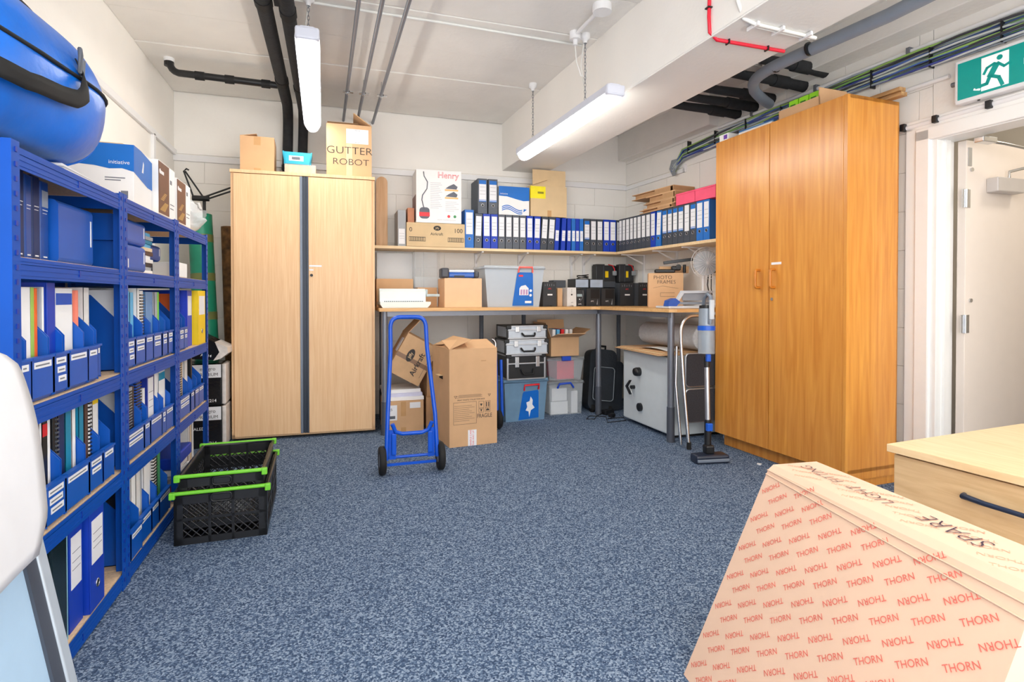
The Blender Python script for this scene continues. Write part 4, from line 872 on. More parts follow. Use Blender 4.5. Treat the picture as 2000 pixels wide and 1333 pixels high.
for q in range(3):
    P = [Vector((0.03+0.2*k/10, -0.001, 0.03+0.016*q+0.022*math.sin(k/10*math.pi*1.6+0.3))) for k in range(11)]
    for a, b in zip(P[:-1], P[1:]): g.quad(a, b, b+Vector((0, 0, 0.009)), a+Vector((0, 0, 0.009)))
g.prism([(0.24, 0.03), (0.275, 0.055), (0.245, 0.06)], -0.0015, -0.0005, 'y')
part('wave_print', g, M_PRINTBLUE, t)
t = carton('cardboard_box', 'open pale cardboard box with raised flap and yellow label over the files', (1.79, 4.935, ZS+0.32), 0, 0.37, 0.2, 0.29, M_CARD2, flaps={'left': 20}, tape=False)
part('raised_flap', G().box(0.03, 0.0, 0.29, 0.37, 0.005, 0.452, Matrix.Translation((0, 0.02, 0)) @ Matrix.Rotation(-0.03, 4, 'X')), M_CARD2, t)
part('yellow_label', G().box(0.0, -0.0015, 0.17, 0.15, 0, 0.285).box(-0.0015, 0, 0.17, 0, 0.02, 0.285), mat('yellow_label', (252, 234, 30), 0.5), t)
part('print', G().box(0.07, -0.002, 0.215, 0.13, -0.001, 0.235), mat('olive_print', (150, 140, 30), 0.5), t)
part('tape', G().box(0.17, -0.001, 0, 0.21, 0, 0.06), M_TAPE, t)
# files along the right wall
RWF = [('D', .055, 1), ('D', .058, 1), ('D', .066, 1), ('D', .058, 1), ('D', .058, 1), ('D', .066, 1), ('D', .066, 1), ('D', .07, 1), ('B', .072, 1), ('L', .072, 1), ('D', .07, 2), ('D', .068, 2), ('D', .068, 2), ('D', .074, 2), ('D', .072, 1), ('D', .074, 2), ('L', .078, 1), ('L', .07, 1)]
u = 0.29
def rw(u, off, z): return Matrix.Translation((0, 0, z)) @ RWM(WY) @ Vector((u, -off, 0))
for i, (c, w, k) in enumerate(RWF):
    m_, n_ = CM[c]
    lever(rw(u, 0.275, ZS), RA, w-0.002, 0.318, m_, '%s lever arch file along the right wall, %s from the corner' % (n_, ORD[i]), 'wall shelf lever arch files', wave=(k == 2), lab=(0.33, 0.95) if i != 14 else (0.3, 0.97), lean=0.05 if i == 9 else 0, depth=0.265)
    if i == 14: pass
    u += w+0.002 + (0.018 if i == 9 else 0)
# flat cardboard stack and pink boxes on the right hand files
zf = ZS+0.322
for i, (u0, L, d, h, n) in enumerate(((0.62, 0.5, 0.24, 0.035, 'bottom'), (0.68, 0.46, 0.24, 0.05, 'second'), (0.72, 0.42, 0.24, 0.06, 'third'), (0.50, 0.6, 0.24, 0.055, 'top'))):
    t = thing('flattened_box', 'flattened cardboard box in the stack over the right wall files, %s' % n, 'cardboard', rw(u0, 0.27, zf), RA+0.02*(i-1), 'flattened boxes')
    part('lower_sheet', G().box(0, 0, 0, L, d, 0.006), M_CARD, t)
    part('upper_sheet', G().box(0, 0.004, h-0.008, L-0.02, d, h-0.002), M_CARD, t)
    part('folded_side', G().box(L*0.55, 0.004, 0.006, L*0.9, 0.009, h-0.008).box(L-0.026, 0.004, 0.006, L-0.02, d, h-0.008).box(0.02, 0.03, 0.006, L*0.5, 0.036, h-0.008), M_CARDIN, t)
    zf += h
for i in range(2):
    t = thing('pink_box', 'pink card box on top of the right wall files, %s' % ('nearer the corner', 'nearer the oak cupboard')[i], 'box', rw(1.16+i*0.235, 0.28, ZS+0.321), RA, 'pink boxes')
    part('body', G().cham(0, 0, 0, 0.23, 0.24, 0.085, 0.002), mat('pink_card', (250, 92, 128), 0.6, var=0.04), t)
    part('lid', G().cham(-0.002, -0.002, 0.085, 0.232, 0.242, 0.098, 0.002), MATS['pink_card'], t)
# ------------------------------------------------------------------ on the bench
ZB = BZ+0.001
t = thing('acrylic_holder', 'white sheet in a clear acrylic holder leaning on the wall over the bench', 'display holder', (0.385, 5.12, ZB+0.1), 0)
part('sheet', G().box(0, 0, 0.12, 0.34, 0.006, 0.385), M_PAPER, t)
part('acrylic', G().box(-0.004, -0.006, 0.0, 0.344, -0.003, 0.39), M_CLEAR, t)
solo('acrylic_stand', G().box(0, 0, 0, 0.23, 0.004, 0.33).box(0, -0.12, 0, 0.004, 0, 0.33).box(0.226, -0.12, 0, 0.23, 0, 0.33).box(0, -0.12, 0, 0.23, 0, 0.004).box(0.1, -0.002, 0, 0.106, 0.0, 0.33).box(0, -0.124, 0, 0.23, -0.12, 0.1), M_CLEAR, 'clear acrylic leaflet stand between the boxes on the bench', 'display holder', (0.69, 5.05, ZB+0.165))
carton('cardboard_box', 'low cardboard box at the back of the bench behind the binding machine', (0.36, 4.85, ZB), 0, 0.31, 0.26, 0.24, tape=False)
carton('cardboard_box', 'small cardboard box between the binding machine and the laminator box', (0.7, 4.78, ZB), 0, 0.165, 0.25, 0.165, tape=False)
M_IVORY = mat('ivory_plastic', (226, 236, 236), 0.4, var=0.01)
t = thing('binding_machine', 'ivory comb binding machine at the left end of the bench', 'binding machine', (0.362, 4.5, ZB), 0.02)
part('base', G().prism([(0.02, 0), (0.38, 0), (0.405, 0.03), (0.405, 0.048), (0.0, 0.048), (0.0, 0.028)], 0.0, 0.27, 'y'), M_IVORY, t)
part('cover', G().prism([(0.04, 0.048), (0.045, 0.13), (0.075, 0.155), (0.2, 0.155), (0.2, 0.048)], 0.0, 0.37, 'x'), M_IVORY, t)
g = G()
for i in range(21): g.box(0.035+i*0.0152, 0.036, 0.048, 0.043+i*0.0152, 0.044, 0.055)
part('comb_teeth', g, M_GREY, t)
part('lever', G().cham(0.37, 0.08, 0.09, 0.395, 0.14, 0.15, 0.006).cyl((0.38, 0.07, 0.1), (0.49, 0.07, 0.1), 0.012, 12), mat('grey_lever', (190, 204, 208), 0.4), t)
t = carton('cardboard_box', 'plain pale cardboard box with a laminator on its lid', (0.885, 4.53, ZB), 0.0, 0.318, 0.3, 0.24, mat('peach_cardboard', (238, 196, 156), 0.8, var=0.03), tape=False)
t = thing('laminator', 'black and blue laminator lying on the cardboard box', 'laminator', (0.862, 4.56, ZB+0.246), -0.04)
part('end_case', G().cham(0, 0, 0, 0.07, 0.14, 0.085, 0.015), mat('dark_case', (66, 68, 76), 0.4), t)
part('end_case', G().cham(0.28, 0, 0, 0.325, 0.14, 0.06, 0.015), MATS['dark_case'], t)
part('front', G().cham(0.06, 0.01, 0.004, 0.29, 0.12, 0.048, 0.012), mat('glossy_blue', (16, 84, 176), 0.15), t)
part('silver_top', G().cham(0.05, 0.02, 0.046, 0.29, 0.13, 0.072, 0.008), M_ALU, t)
part('slot', G().box(0.11, -0.001+0.01, 0.008, 0.2, 0.012, 0.022), M_BLACK, t)
def tub(name, label, loc, rz, w, d, h, m, taper=0.03, lidm=None, label_m=None, handle=None, cat='storage box', contents=None):
    t = thing(name, label, cat, loc, rz)
    a = taper
    v = [(a, a, 0), (w-a, a, 0), (w-a, d-a, 0), (a, d-a, 0), (0, 0, h), (w, 0, h), (w, d, h), (0, d, h)]
    part('tub', G()._add(v, [(0, 1, 2, 3), (0, 1, 5, 4), (1, 2, 6, 5), (2, 3, 7, 6), (3, 0, 4, 7)]), m, t, solid=0.003)
    part('rim', G().tube([(-0.006, -0.006, h), (w+0.006, -0.006, h), (w+0.006, d+0.006, h), (-0.006, d+0.006, h)], 0.008, 6, closed=True), m, t)
    part('lid', G().cham(-0.008, -0.008, h, w+0.008, d+0.008, h+0.022, 0.006), lidm or m, t)
    return t
t = tub('storage_box', 'large clear plastic storage box with red handle on the bench', (1.235, 4.55, ZB), 0.0, 0.54, 0.36, 0.335, M_FROST, 0.035)
lb = part('blue_label', G().prism([(0.255, 0.008), (0.45, 0.008), (0.435, 0.285), (0.425, 0.3), (0.30, 0.3), (0.29, 0.285)], 0.0, 0.002, 'y', Matrix.Rotation(math.atan(0.035/0.335), 4, 'X') @ Matrix.Translation((0, 0.028, 0))), mat('label_blue', (0, 104, 200), 0.4), t)
part('handle', G().tube([(0.3, -0.008, 0.3), (0.305, -0.018, 0.345), (0.425, -0.018, 0.345), (0.43, -0.008, 0.3)], 0.009, 8), mat('coral_plastic', (250, 106, 96), 0.4), t)
ML = Matrix.Rotation(math.atan(0.035/0.335), 4, 'X') @ Matrix.Translation((0, 0.0268, 0))
part('box_picture', G().prism([(0.315, 0.1), (0.4, 0.1), (0.4, 0.16), (0.37, 0.19), (0.33, 0.18), (0.315, 0.16)], 0, 0.001, 'y', ML), M_LABEL, lb)
for q in (0.14, 0.1): part('round_mark', G().cyl((0.42, 0, q), (0.42, 0.001, q), 0.012, 12, M=ML), M_LABEL, lb)
part('bar_mark', G().box(0.37, 0, 0.03, 0.43, 0.001, 0.05, ML), M_LABEL, lb)
part('picture_detail', G().box(0.325, -0.001, 0.105, 0.342, 0, 0.15, ML).box(0.35, -0.001, 0.105, 0.367, 0, 0.15, ML).box(0.375, -0.001, 0.105, 0.392, 0, 0.15, ML), mat('lilac_print', (190, 150, 190), 0.5), lb)
part('red_badge', G().box(0.305, -0.001, 0.262, 0.345, 0, 0.278, ML), M_PRED, lb)
# battery units
M_UPS = mat('ups_black', (46, 48, 52), 0.5, var=0.05)
M_UPS2 = mat('ups_charcoal', (66, 72, 80), 0.5, var=0.05)
def ups(label, x, y, w, h, d=0.3, rz=0.0, m=M_UPS, kind='apc', body=None):
    t = thing('battery_backup_unit', label, 'battery backup', (x, y, ZB), rz, 'battery backup units')
    part('body', G().cham(0.002, 0.012, 0, w-0.002, d, h-0.002, 0.004), body or m, t)
    part('front_panel', G().prism([(0, 0), (w*0.28, 0), (w*0.4, 0.01), (w*0.6, 0.01), (w*0.72, 0), (w, 0), (w*0.97, h), (w*0.03, h)], 0.0, 0.014, 'y'), m, t)
    if kind == 'apc':
        g = G()
        for q in range(5): g.box(w*(0.16+0.16*q), -0.001, h*0.83, w*(0.18+0.16*q), 0, h*(0.9+0.03*(q % 2)))
        part('indicator_marks', g, M_CABLEG, t)
        text('APC', 0.018, M_PRED, t, (w*0.5, -0.0005, h*0.72), bold=0.01)
        part('white_badge', G().box(w*0.34, -0.001, h*0.45, w*0.7, 0, h*0.51), M_LABEL, t)
    elif kind == 'pro':
        part('grille', G().box(w*0.3, -0.001, h*0.42, w*0.92, 0, h*0.95), M_BLACK, t)
        text('APC', 0.018, M_LABEL, t, (w*0.42, -0.001, h*0.27)); 
        part('side_flash', G().prism([(w*0.72, h*0.08), (w*0.8, h*0.08), (w*0.8, h*0.4)], -0.001, 0, 'y'), M_CABLEG, t)
    elif kind == 'lcd':
        part('screen', G().box(w*0.2, -0.001, h*0.58, w*0.75, 0, h*0.74), mat('lcd_grey', (168, 190, 196), 0.3), t)
        part('button', G().cyl((w*0.48, -0.003, h*0.42), (w*0.48, 0, h*0.42), 0.006, 12), M_LABEL, t)
        part('curve', G().tube([(w*0.85, -0.001, h*0.95), (w*0.88, -0.001, h*0.7), (w*0.75, -0.001, h*0.45), (w*0.5, -0.001, h*0.28)], 0.0014, 4), M_CABLEG, t)
        text('UPS', 0.02, M_LABEL, t, (w*0.5, -0.0005, h*0.12))
    elif kind == 'white':
        part('button', G().cyl((w*0.5, -0.002, h*0.62), (w*0.5, 0, h*0.62), 0.008, 12), M_BLACK, t)
        g = G()
        for q in range(4): g.box(w*0.47, -0.001, h*(0.72+q*0.06), w*0.53, 0, h*(0.74+q*0.06))
        part('indicator_marks', g, M_BLACK, t)
        text('APC', 0.013, M_INK, t, (w*0.55, -0.0005, h*0.2))
    return t
ups('black battery backup unit with red logo beside the clear storage box', 1.83, 4.72, 0.135, 0.225)
ups('white battery backup unit with a round button on the bench', 2.07, 4.72, 0.095, 0.175, m=mat('ups_white', (226, 224, 222), 0.45), kind='white')
solo('cardboard_box', G().cham(0, 0, 0, 0.05, 0.2, 0.17, 0.002), M_CARD, 'narrow cardboard box beside the white battery backup unit', 'box', (2.0, 4.78, ZB))
ups('small black battery backup unit with an oval display line', 2.175, 4.77, 0.095, 0.155, kind='lcd', d=0.25)
ups('black ribbed battery backup unit, left of the twin pair', 2.3, 4.79, 0.15, 0.17, kind='pro', d=0.25, body=M_UPS2)
ups('black ribbed battery backup unit, right of the twin pair', 2.462, 4.80, 0.15, 0.17, kind='pro', d=0.25, body=M_UPS2)
ups('tall black battery backup unit with red logo in front of the batteries', 2.655, 4.78, 0.15, 0.225, d=0.28, rz=-0.05, body=M_UPS2)
ups('tall black battery backup unit nearest the right wall', 2.80, 4.68, 0.125, 0.225, d=0.2, rz=-0.06, body=M_UPS2)
solo('power_supply', G().cham(0, 0, 0, 0.13, 0.12, 0.07, 0.004), M_UPS2, 'small dark supply unit on top of the white backup unit', 'power supply', (1.99, 4.86, ZB+0.176))
for i, x in enumerate((2.215, 2.37)):
    t = thing('network_switch', 'dark unit with pale grey front panel on the backup units, %s one' % ('left', 'right')[i], 'electronics', (x, 4.86, ZB+0.172), 0, 'pale fronted units')
    part('body', G().cham(0, 0.004, 0, 0.148, 0.18, 0.09, 0.003), M_UPS, t)
    part('front_panel', G().box(0.008, 0.0, 0.008, 0.14, 0.005, 0.082), mat('pale_grey_panel', (176, 188, 206), 0.4), t)
    part('lines', G().box(0.02, -0.001, 0.03, 0.1, 0, 0.032).box(0.02, -0.001, 0.045, 0.11, 0, 0.047), M_CABLEG, t)
solo('cable_coil', G().tube([(0.06*math.cos(a*0.7), 0.04*math.sin(a*0.7), 0.004+0.0012*a+0.006*math.sin(a)) for a in range(30)], 0.004, 6), M_BLACK, 'coiled black lead on top of the pale fronted units', 'cable', (2.33, 4.93, ZB+0.264))
solo('dark_unit', G().cham(0, 0, 0, 0.14, 0.15, 0.06, 0.004), M_UPS2, 'low dark unit with a green tag behind the twin backup units', 'electronics', (2.53, 4.895, ZB+0.18))
for i, x in enumerate((2.545, 2.775)):
    t = thing('battery_pack', 'large black battery pack with red lead and yellow label, %s one' % ('left', 'right')[i], 'battery', (x, 5.075-0.06*i, ZB+0.236-0.001), -0.06*i, 'black battery packs')
    w = 0.225 - 0.06*i
    part('case', G().cham(0, 0, 0, w, 0.1, 0.175, 0.008).cham(0.01, 0.003, 0.17, w*0.45, 0.097, 0.186, 0.004), M_UPS, t)
    part('rib', G().box(w*0.35, -0.002, 0.005, w*0.4, 0, 0.17), M_UPS2, t)
    part('yellow_label', G().box(w*0.46, -0.0015, 0.05, w*0.62, 0, 0.115), M_YELLOW, t)
    part('red_lead', G().tube([(w*0.6, -0.004, 0.182), (w*0.8, -0.014, 0.172), (w*0.88, -0.018, 0.14), (w*0.9, -0.02, 0.115)], 0.0055, 6), M_RED, t)
    part('connector', G().cham(w*0.78, -0.035, 0.07, w*0.78+0.045, -0.01, 0.118, 0.008), M_CABLEG, t)
solo('battery_shelf_block', G().box(0, 0, 0, 0.44, 0.09, 0.234), M_UPS2, 'dark supporting unit beneath the two battery packs', 'electronics', (2.5, 5.08, ZB))
solo('black_lead', G().tube([(0, 0, 0.12), (0.03, -0.01, 0.13), (0.075, -0.02, 0.1), (0.085, -0.02, 0.05), (0.05, -0.02, 0.006), (0, -0.01, 0.006)], 0.004, 6), M_BLACK, 'looped black lead between the backup units and the picture frame box', 'cable', (2.9, 4.55, ZB))
t = carton('cardboard_box', 'cardboard box marked PHOTO FRAMES on the right wing of the bench', (2.61, 4.2, ZB), -0.52, 0.29, 0.24, 0.29, mat('frame_box_card', (222, 180, 138), 0.8, var=0.03), tape=False)
text('PHOTO', 0.045, M_INK, t, (0.12, -0.0005, 0.255), bold=-0.012); text('FRAMES', 0.045, M_INK, t, (0.15, -0.0005, 0.215), bold=-0.012)
part('outline_print', G().tube([(0.04, -0.0005, 0.165), (0.12, -0.0005, 0.182), (0.25, -0.0005, 0.16)], 0.001, 4).box(0.1, -0.0008, 0.09, 0.22, 0, 0.092).box(0.1, -0.0008, 0.122, 0.22, 0, 0.124).box(0.1, -0.0008, 0.09, 0.102, 0, 0.124), M_INK, t)
part('tape', G().box(0.2899, 0.08, 0.2, 0.2912, 0.13, 0.29), M_TAPE, t)
t = thing('camera_bracket', 'black metal bracket and clamp lying on the picture frame box', 'bracket', (2.65, 4.16, ZB+0.296), -0.45)
part('arm', G().cham(0.0, 0, 0, 0.17, 0.06, 0.03, 0.008).cham(0.14, 0.02, 0.02, 0.22, 0.06, 0.06, 0.01), M_BLACK, t)
part('rail', G().cham(0.09, 0.06, 0.065, 0.34, 0.09, 0.092, 0.004, Matrix.Rotation(-0.12, 4, 'Y')), mat('dark_rail', (62, 66, 72), 0.4), t)
part('clamp', G().cyl((0.2, 0.01, 0.05), (0.2, 0.05, 0.05), 0.022, 12).cyl((0.25, 0.03, 0.0), (0.25, 0.03, 0.07), 0.014, 10), M_BLACK, t)
part('card_insert', G().cham(0.05, 0.1, 0, 0.3, 0.16, 0.06, 0.004), M_CARD, t)
t = thing('paper_trimmer', 'grey and blue rotary paper trimmer on the bench end', 'trimmer', (2.39, 3.56, ZB), -0.14)
part('base', G().cham(0.0, 0, 0, 0.37, 0.24, 0.018, 0.006), mat('light_grey_plastic', (206, 212, 220), 0.4), t)
part('end_block', G().prism([(0.0, 0.018), (0.07, 0.018), (0.1, 0.05), (0.06, 0.078), (0.01, 0.06)], 0.02, 0.1, 'y'), mat('trimmer_blue', (24, 80, 176), 0.35), t)
part('arm', G().prism([(0.05, 0.03), (0.075, 0.03), (0.135, 0.115), (0.37, 0.118), (0.37, 0.135), (0.12, 0.135)], 0.03, 0.06, 'y'), MATS['light_grey_plastic'], t)
part('guard', G().box(0.13, 0.05, 0.06, 0.37, 0.056, 0.118), mat('trimmer_grey', (150, 156, 166), 0.4), t)
part('rail', G().box(0.08, 0.07, 0.03, 0.37, 0.085, 0.05), MATS['trimmer_grey'], t)
t = thing('desk_fan', 'white wire desk fan partly hidden behind the oak cupboard', 'fan', (2.87, 3.78, ZB), RA+1.2)
g = G()
for k in range(5): g.tube([(0.13*math.cos(a*math.pi/10)*(1-0.16*k), -0.05+0.02*k*0.6, 0.36+0.13*math.sin(a*math.pi/10)*(1-0.16*k)) for a in range(20)], 0.002, 4, closed=True)
for k in range(18): g.tube([(0, -0.06, 0.36), (0.13*math.cos(k*math.pi/9), -0.04, 0.36+0.13*math.sin(k*math.pi/9))], 0.0015, 4)
part('cage', g, M_PVC, t)
part('blades', G().cyl((0, -0.03, 0.36), (0, -0.02, 0.36), 0.1, 20), M_FROST, t)
part('motor', G().cyl((0, -0.02, 0.36), (0, 0.06, 0.36), 0.045, 16), M_PVC, t)
part('stem', G().cyl((0, 0.03, 0.02), (0, 0.03, 0.34), 0.014, 10), M_PVC, t)
part('base', G().lathe([(0.0, 0.0), (0.1, 0.0), (0.1, 0.015), (0.03, 0.03), (0.0, 0.03)], 20), M_PVC, t)
t = thing('plug_adaptor', 'black plug adaptor with yellow tag and hanging leads by the fan', 'plug', rw(1.34, 0.002, 1.3), RA)
part('socket', G().cham(-0.05, -0.02, -0.03, 0.05, 0.015, 0.06, 0.005), M_PVC, t)
part('plug', G().cham(-0.035, -0.065, -0.02, 0.03, -0.02, 0.06, 0.01).tube([(-0.02, -0.05, 0.06), (-0.01, -0.05, 0.08), (0.01, -0.05, 0.08), (0.02, -0.05, 0.06)], 0.005, 6), M_BLACK, t)
part('tag', G().box(-0.05, -0.067, -0.02, -0.04, -0.04, 0.03), M_YELLOW, t)
part('lead', G().tube([(-0.04, -0.05, -0.02), (-0.045, -0.06, -0.12), (0.0, -0.07, -0.22), (0.03, -0.07, -0.3)], 0.004, 6), M_BLACK, t)
part('lead', G().tube([(-0.01, -0.05, -0.02), (0.0, -0.06, -0.15), (0.04, -0.07, -0.3)], 0.004, 6), M_BLACK, t)
# ------------------------------------------------------------------ under the bench
def by(x): return by0 + 0.0734*(x-bx0)
t = carton('cardboard_box', 'cardboard box with address label on the floor under the bench by the cupboard', (0.385, 4.44, 0), 0.0, 0.31, 0.34, 0.245, tape=False)
part('address_label', G().box(0.0, -0.001, 0.1, 0.1, 0, 0.22), M_LABEL, t)
text('25', 0.028, M_INK, t, (0.05, -0.001, 0.185)); part('barcode', G().box(0.01, -0.0016, 0.112, 0.085, -0.001, 0.135), M_GREY, t)
part('tape', G().box(0.13, -0.001, 0.13, 0.17, 0, 0.245).box(0.13, -0.001, 0, 0.17, 0, 0.04), M_TAPE, t)
part('white_tab', G().box(0.2, -0.0012, 0.19, 0.285, 0, 0.236), M_LABEL, t)
for i in range(3):
    solo('paper_ream', G().cham(0, 0, 0, 0.31-0.01*i, 0.3, 0.028, 0.002), (M_PAPER, mat('lilac_paper', (214, 214, 238), 0.7), M_PAPER)[i], 'wad of white paper on the floor box under the bench, %s' % ('lowest', 'middle', 'top')[i], 'papers', (0.39, 4.46+0.01*i, 0.2505+0.0285*i), 0.03*i-0.02, 'paper wads')
carton('cardboard_box', 'lower cardboard box behind the blue sack truck', (0.725, 4.5, 0), -0.06, 0.24, 0.3, 0.255, mat('tan_cardboard', (206, 160, 118), 0.8), tape=False)
carton('cardboard_box', 'upper cardboard box behind the blue sack truck', (0.735, 4.52, 0.262), 0.05, 0.24, 0.3, 0.2, mat('tan_cardboard', (206, 160, 118), 0.8), flaps={'front': 8, 'back': 2, 'left': 30}, tape=False)
t = carton('cardboard_box', 'tilted open Jiffy Airkraft box resting on other boxes under the bench', (0.47, 4.47, 0.4), 0, 0.285, 0.26, 0.335, mat('kraft_cardboard', (206, 168, 128), 0.8), flaps={'front': 8, 'left': 75}, tape=False, tilt=(0, math.radians(30), 0.05))
t.location = (0.41, 4.46, 0.497)
part('tape', G().box(0, -0.001, 0.14, 0.285, 0, 0.175), mat('brown_tape', (140, 108, 84), 0.3), t)
text('Airkraft', 0.062, M_INK, t, (0.19, -0.0012, 0.15), xd=(0, 0, 1), yd=(-1, 0, 0), bold=0.012)
part('logo_oval', G().prism([(0.105+0.03*math.cos(a*math.pi/10), 0.19+0.055*math.sin(a*math.pi/10)) for a in range(20)], -0.0015, -0.0008, 'y'), M_INK, t)
text('Jiffy', 0.036, M_CARD2, t, (0.105, -0.0018, 0.19), xd=(0, 0, 1), yd=(-1, 0, 0), bold=0.01)
part('rule', G().box(0.255, -0.001, 0.06, 0.257, 0, 0.27), M_INK, t)
part('torn_label', G().box(-0.0015, 0.05, 0.17, 0, 0.14, 0.29), M_LABEL, t)
# blue sack truck
M_TRUCK = mat('truck_blue', (8, 84, 205), 0.3, var=0.05)
st = thing('sack_truck', 'bright blue tubular sack truck with black wheels in front of the bench', 'hand truck', (0.462, 3.42, 0), 0.0)
def V(*p): return p
hz = 0.95; ty = 0.16
fr = [(-0.155, -0.02, 0.09), (-0.145, 0.0, 0.35)] + [(-0.115, ty*0.75, 0.75)] + bend((-0.113, ty*0.95, hz-0.07), (-0.113, ty, hz), (-0.05, ty, hz)) + bend((0.05, ty, hz), (0.113, ty, hz), (0.113, ty*0.95, hz-0.07)) + [(0.115, ty*0.75, 0.75), (0.145, 0.0, 0.35), (0.155, -0.02, 0.09)]
part('frame', G().tube(fr, 0.0135, 10), M_TRUCK, st)
part('axle_bar', G().cyl((-0.16, 0.0, 0.1), (0.16, 0.0, 0.1), 0.009, 8), M_TRUCK, st)
part('cross_bar', G().tube([(-0.12, -0.03, 0.31), (-0.1, -0.02, 0.26), (-0.06, -0.02, 0.245), (0.06, -0.02, 0.245), (0.1, -0.02, 0.26), (0.12, -0.03, 0.31)], 0.0125, 8), M_TRUCK, st)
for s in (-1, 1):
    part('side_plate', G().box(s*0.118-0.02, -0.012, 0.09, s*0.118+0.02, -0.006, 0.27), M_TRUCK, st)
    part('bracket', G().cham(s*0.11-0.014, -0.03, 0.12, s*0.11+0.014, -0.012, 0.25, 0.004), M_TRUCK, st)
    w = part('wheel', G().lathe([(0.04, -0.018), (0.078, -0.02), (0.086, -0.012), (0.086, 0.012), (0.078, 0.02), (0.04, 0.018)], 28, Matrix.Translation((s*0.178, 0.0, 0.086)) @ Matrix.Rotation(math.pi/2, 4, 'Y')), M_RUBBER, st)
    part('hub', G().cyl((s*0.178-0.017, 0, 0.086), (s*0.178+0.017, 0, 0.086), 0.042, 20), M_GREYMETAL, w)
part('lower_bar', G().box(-0.15, -0.012, 0.05, 0.15, 0.0, 0.066), M_TRUCK, st)
# tall fragile box
t = carton('cardboard_box', 'tall cardboard collection box printed FRAGILE standing in front of the bench', (0.79, 3.875, 0), 0.1, 0.366, 0.43, 0.7, flaps={'front': 14, 'back': 6, 'left': 22}, tape=False)
Hx = 0.366
text('FRAGILE', 0.042, M_INK, t, (0.268, -0.0005, 0.21), bold=0.005, sx=0.75)
text('PRINT WASTE COLLECTION BOX', 0.014, M_INK, t, (0.165, -0.0005, 0.335), bold=0.005)
g = G()
for q in range(4): g.box(0.05+0.02*(q % 2), -0.0006, 0.352+q*0.006, 0.25-0.01*(q % 2), 0, 0.3535+q*0.006)
for q in range(9): g.box(0.036, -0.0006, 0.185+q*0.0135, 0.15+0.02*((q*5) % 3), 0, 0.1865+q*0.0135)
part('small_print', g, M_INK, t)
g = G()
for (x0, z0, x1, z1) in ((0.03, 0.16, 0.205, 0.32), (0.222, 0.268, 0.262, 0.318), (0.272, 0.268, 0.312, 0.318), (0.222, 0.236, 0.262, 0.264), (0.272, 0.236, 0.312, 0.264)):
    for a in ((x0, z0, x1, z0+0.0018), (x0, z1-0.0018, x1, z1), (x0, z0, x0+0.0018, z1), (x1-0.0018, z0, x1, z1)): g.box(a[0], -0.0007, a[1], a[2], 0, a[3])
part('print_frames', g, M_INK, t)
part('symbols', G().prism([(0.232, 0.3), (0.252, 0.3), (0.242, 0.28)], -0.0008, 0, 'y').box(0.28, -0.0008, 0.275, 0.287, 0, 0.31).box(0.297, -0.0008, 0.275, 0.304, 0, 0.31).prism([(0.234, 0.258), (0.25, 0.258), (0.242, 0.24)], -0.0008, 0, 'y').prism(arc(0.292, 0.246, 0.014, 0, math.pi, 8), -0.0008, 0, 'y'), M_INK, t)
for x in (0.045, 0.305): part('recycling_mark', G().tube([(x+0.011*math.cos(a*2.094+0.52), -0.0006, 0.362+0.011*math.sin(a*2.094+0.52)) for a in range(3)], 0.0022, 4, closed=True), M_INK, t)
text('FRAGILE', 0.03, M_INK, t, (0.268, -0.0005, 0.165), bold=0.004, sx=0.7) if False else None
part('red_white_tape', G().box(0.14, -0.001, 0.0, 0.205, 0, 0.115), M_LABEL, t)
text('THIS WAY UP', 0.018, M_PRED, t, (0.18, -0.0012, 0.055), xd=(0, 0, 1), yd=(-1, 0, 0)); text('HANDLE CARE', 0.018, M_PRED, t, (0.16, -0.0012, 0.055), xd=(0, 0, 1), yd=(-1, 0, 0))
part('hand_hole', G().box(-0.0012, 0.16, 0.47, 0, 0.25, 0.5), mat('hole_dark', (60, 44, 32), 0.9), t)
part('hole_flap', G().box(-0.03, 0.16, 0.496, 0, 0.25, 0.5), M_CARD2, t)
part('scuff', G().box(0.24, -0.0008, 0.61, 0.28, 0, 0.616), M_CARDIN, t)
# second sack truck, folded behind the tall box
s2 = thing('sack_truck', 'second blue sack truck standing behind the tall fragile box', 'hand truck', (1.31, 4.33, 0), 0.0)
part('frame', G().tube([(-0.03, 0, 0.1), (-0.03, 0.03, 0.5), (-0.03, 0.05, 0.62)], 0.013, 8).tube([(0.012, 0, 0.1), (0.012, 0.03, 0.56)], 0.013, 8), M_TRUCK, s2)
part('handle', G().tube([(-0.03, 0.05, 0.62)] + bend((-0.03, 0.055, 0.66), (-0.02, 0.06, 0.72), (-0.06, 0.06, 0.73)), 0.011, 8), M_CHROME, s2)
part('wheel', G().lathe([(0.03, -0.018), (0.07, -0.02), (0.078, 0.0), (0.07, 0.02), (0.03, 0.018)], 24, Matrix.Translation((-0.02, 0.0, 0.078)) @ Matrix.Rotation(math.pi/2, 4, 'Y')), M_RUBBER, s2)
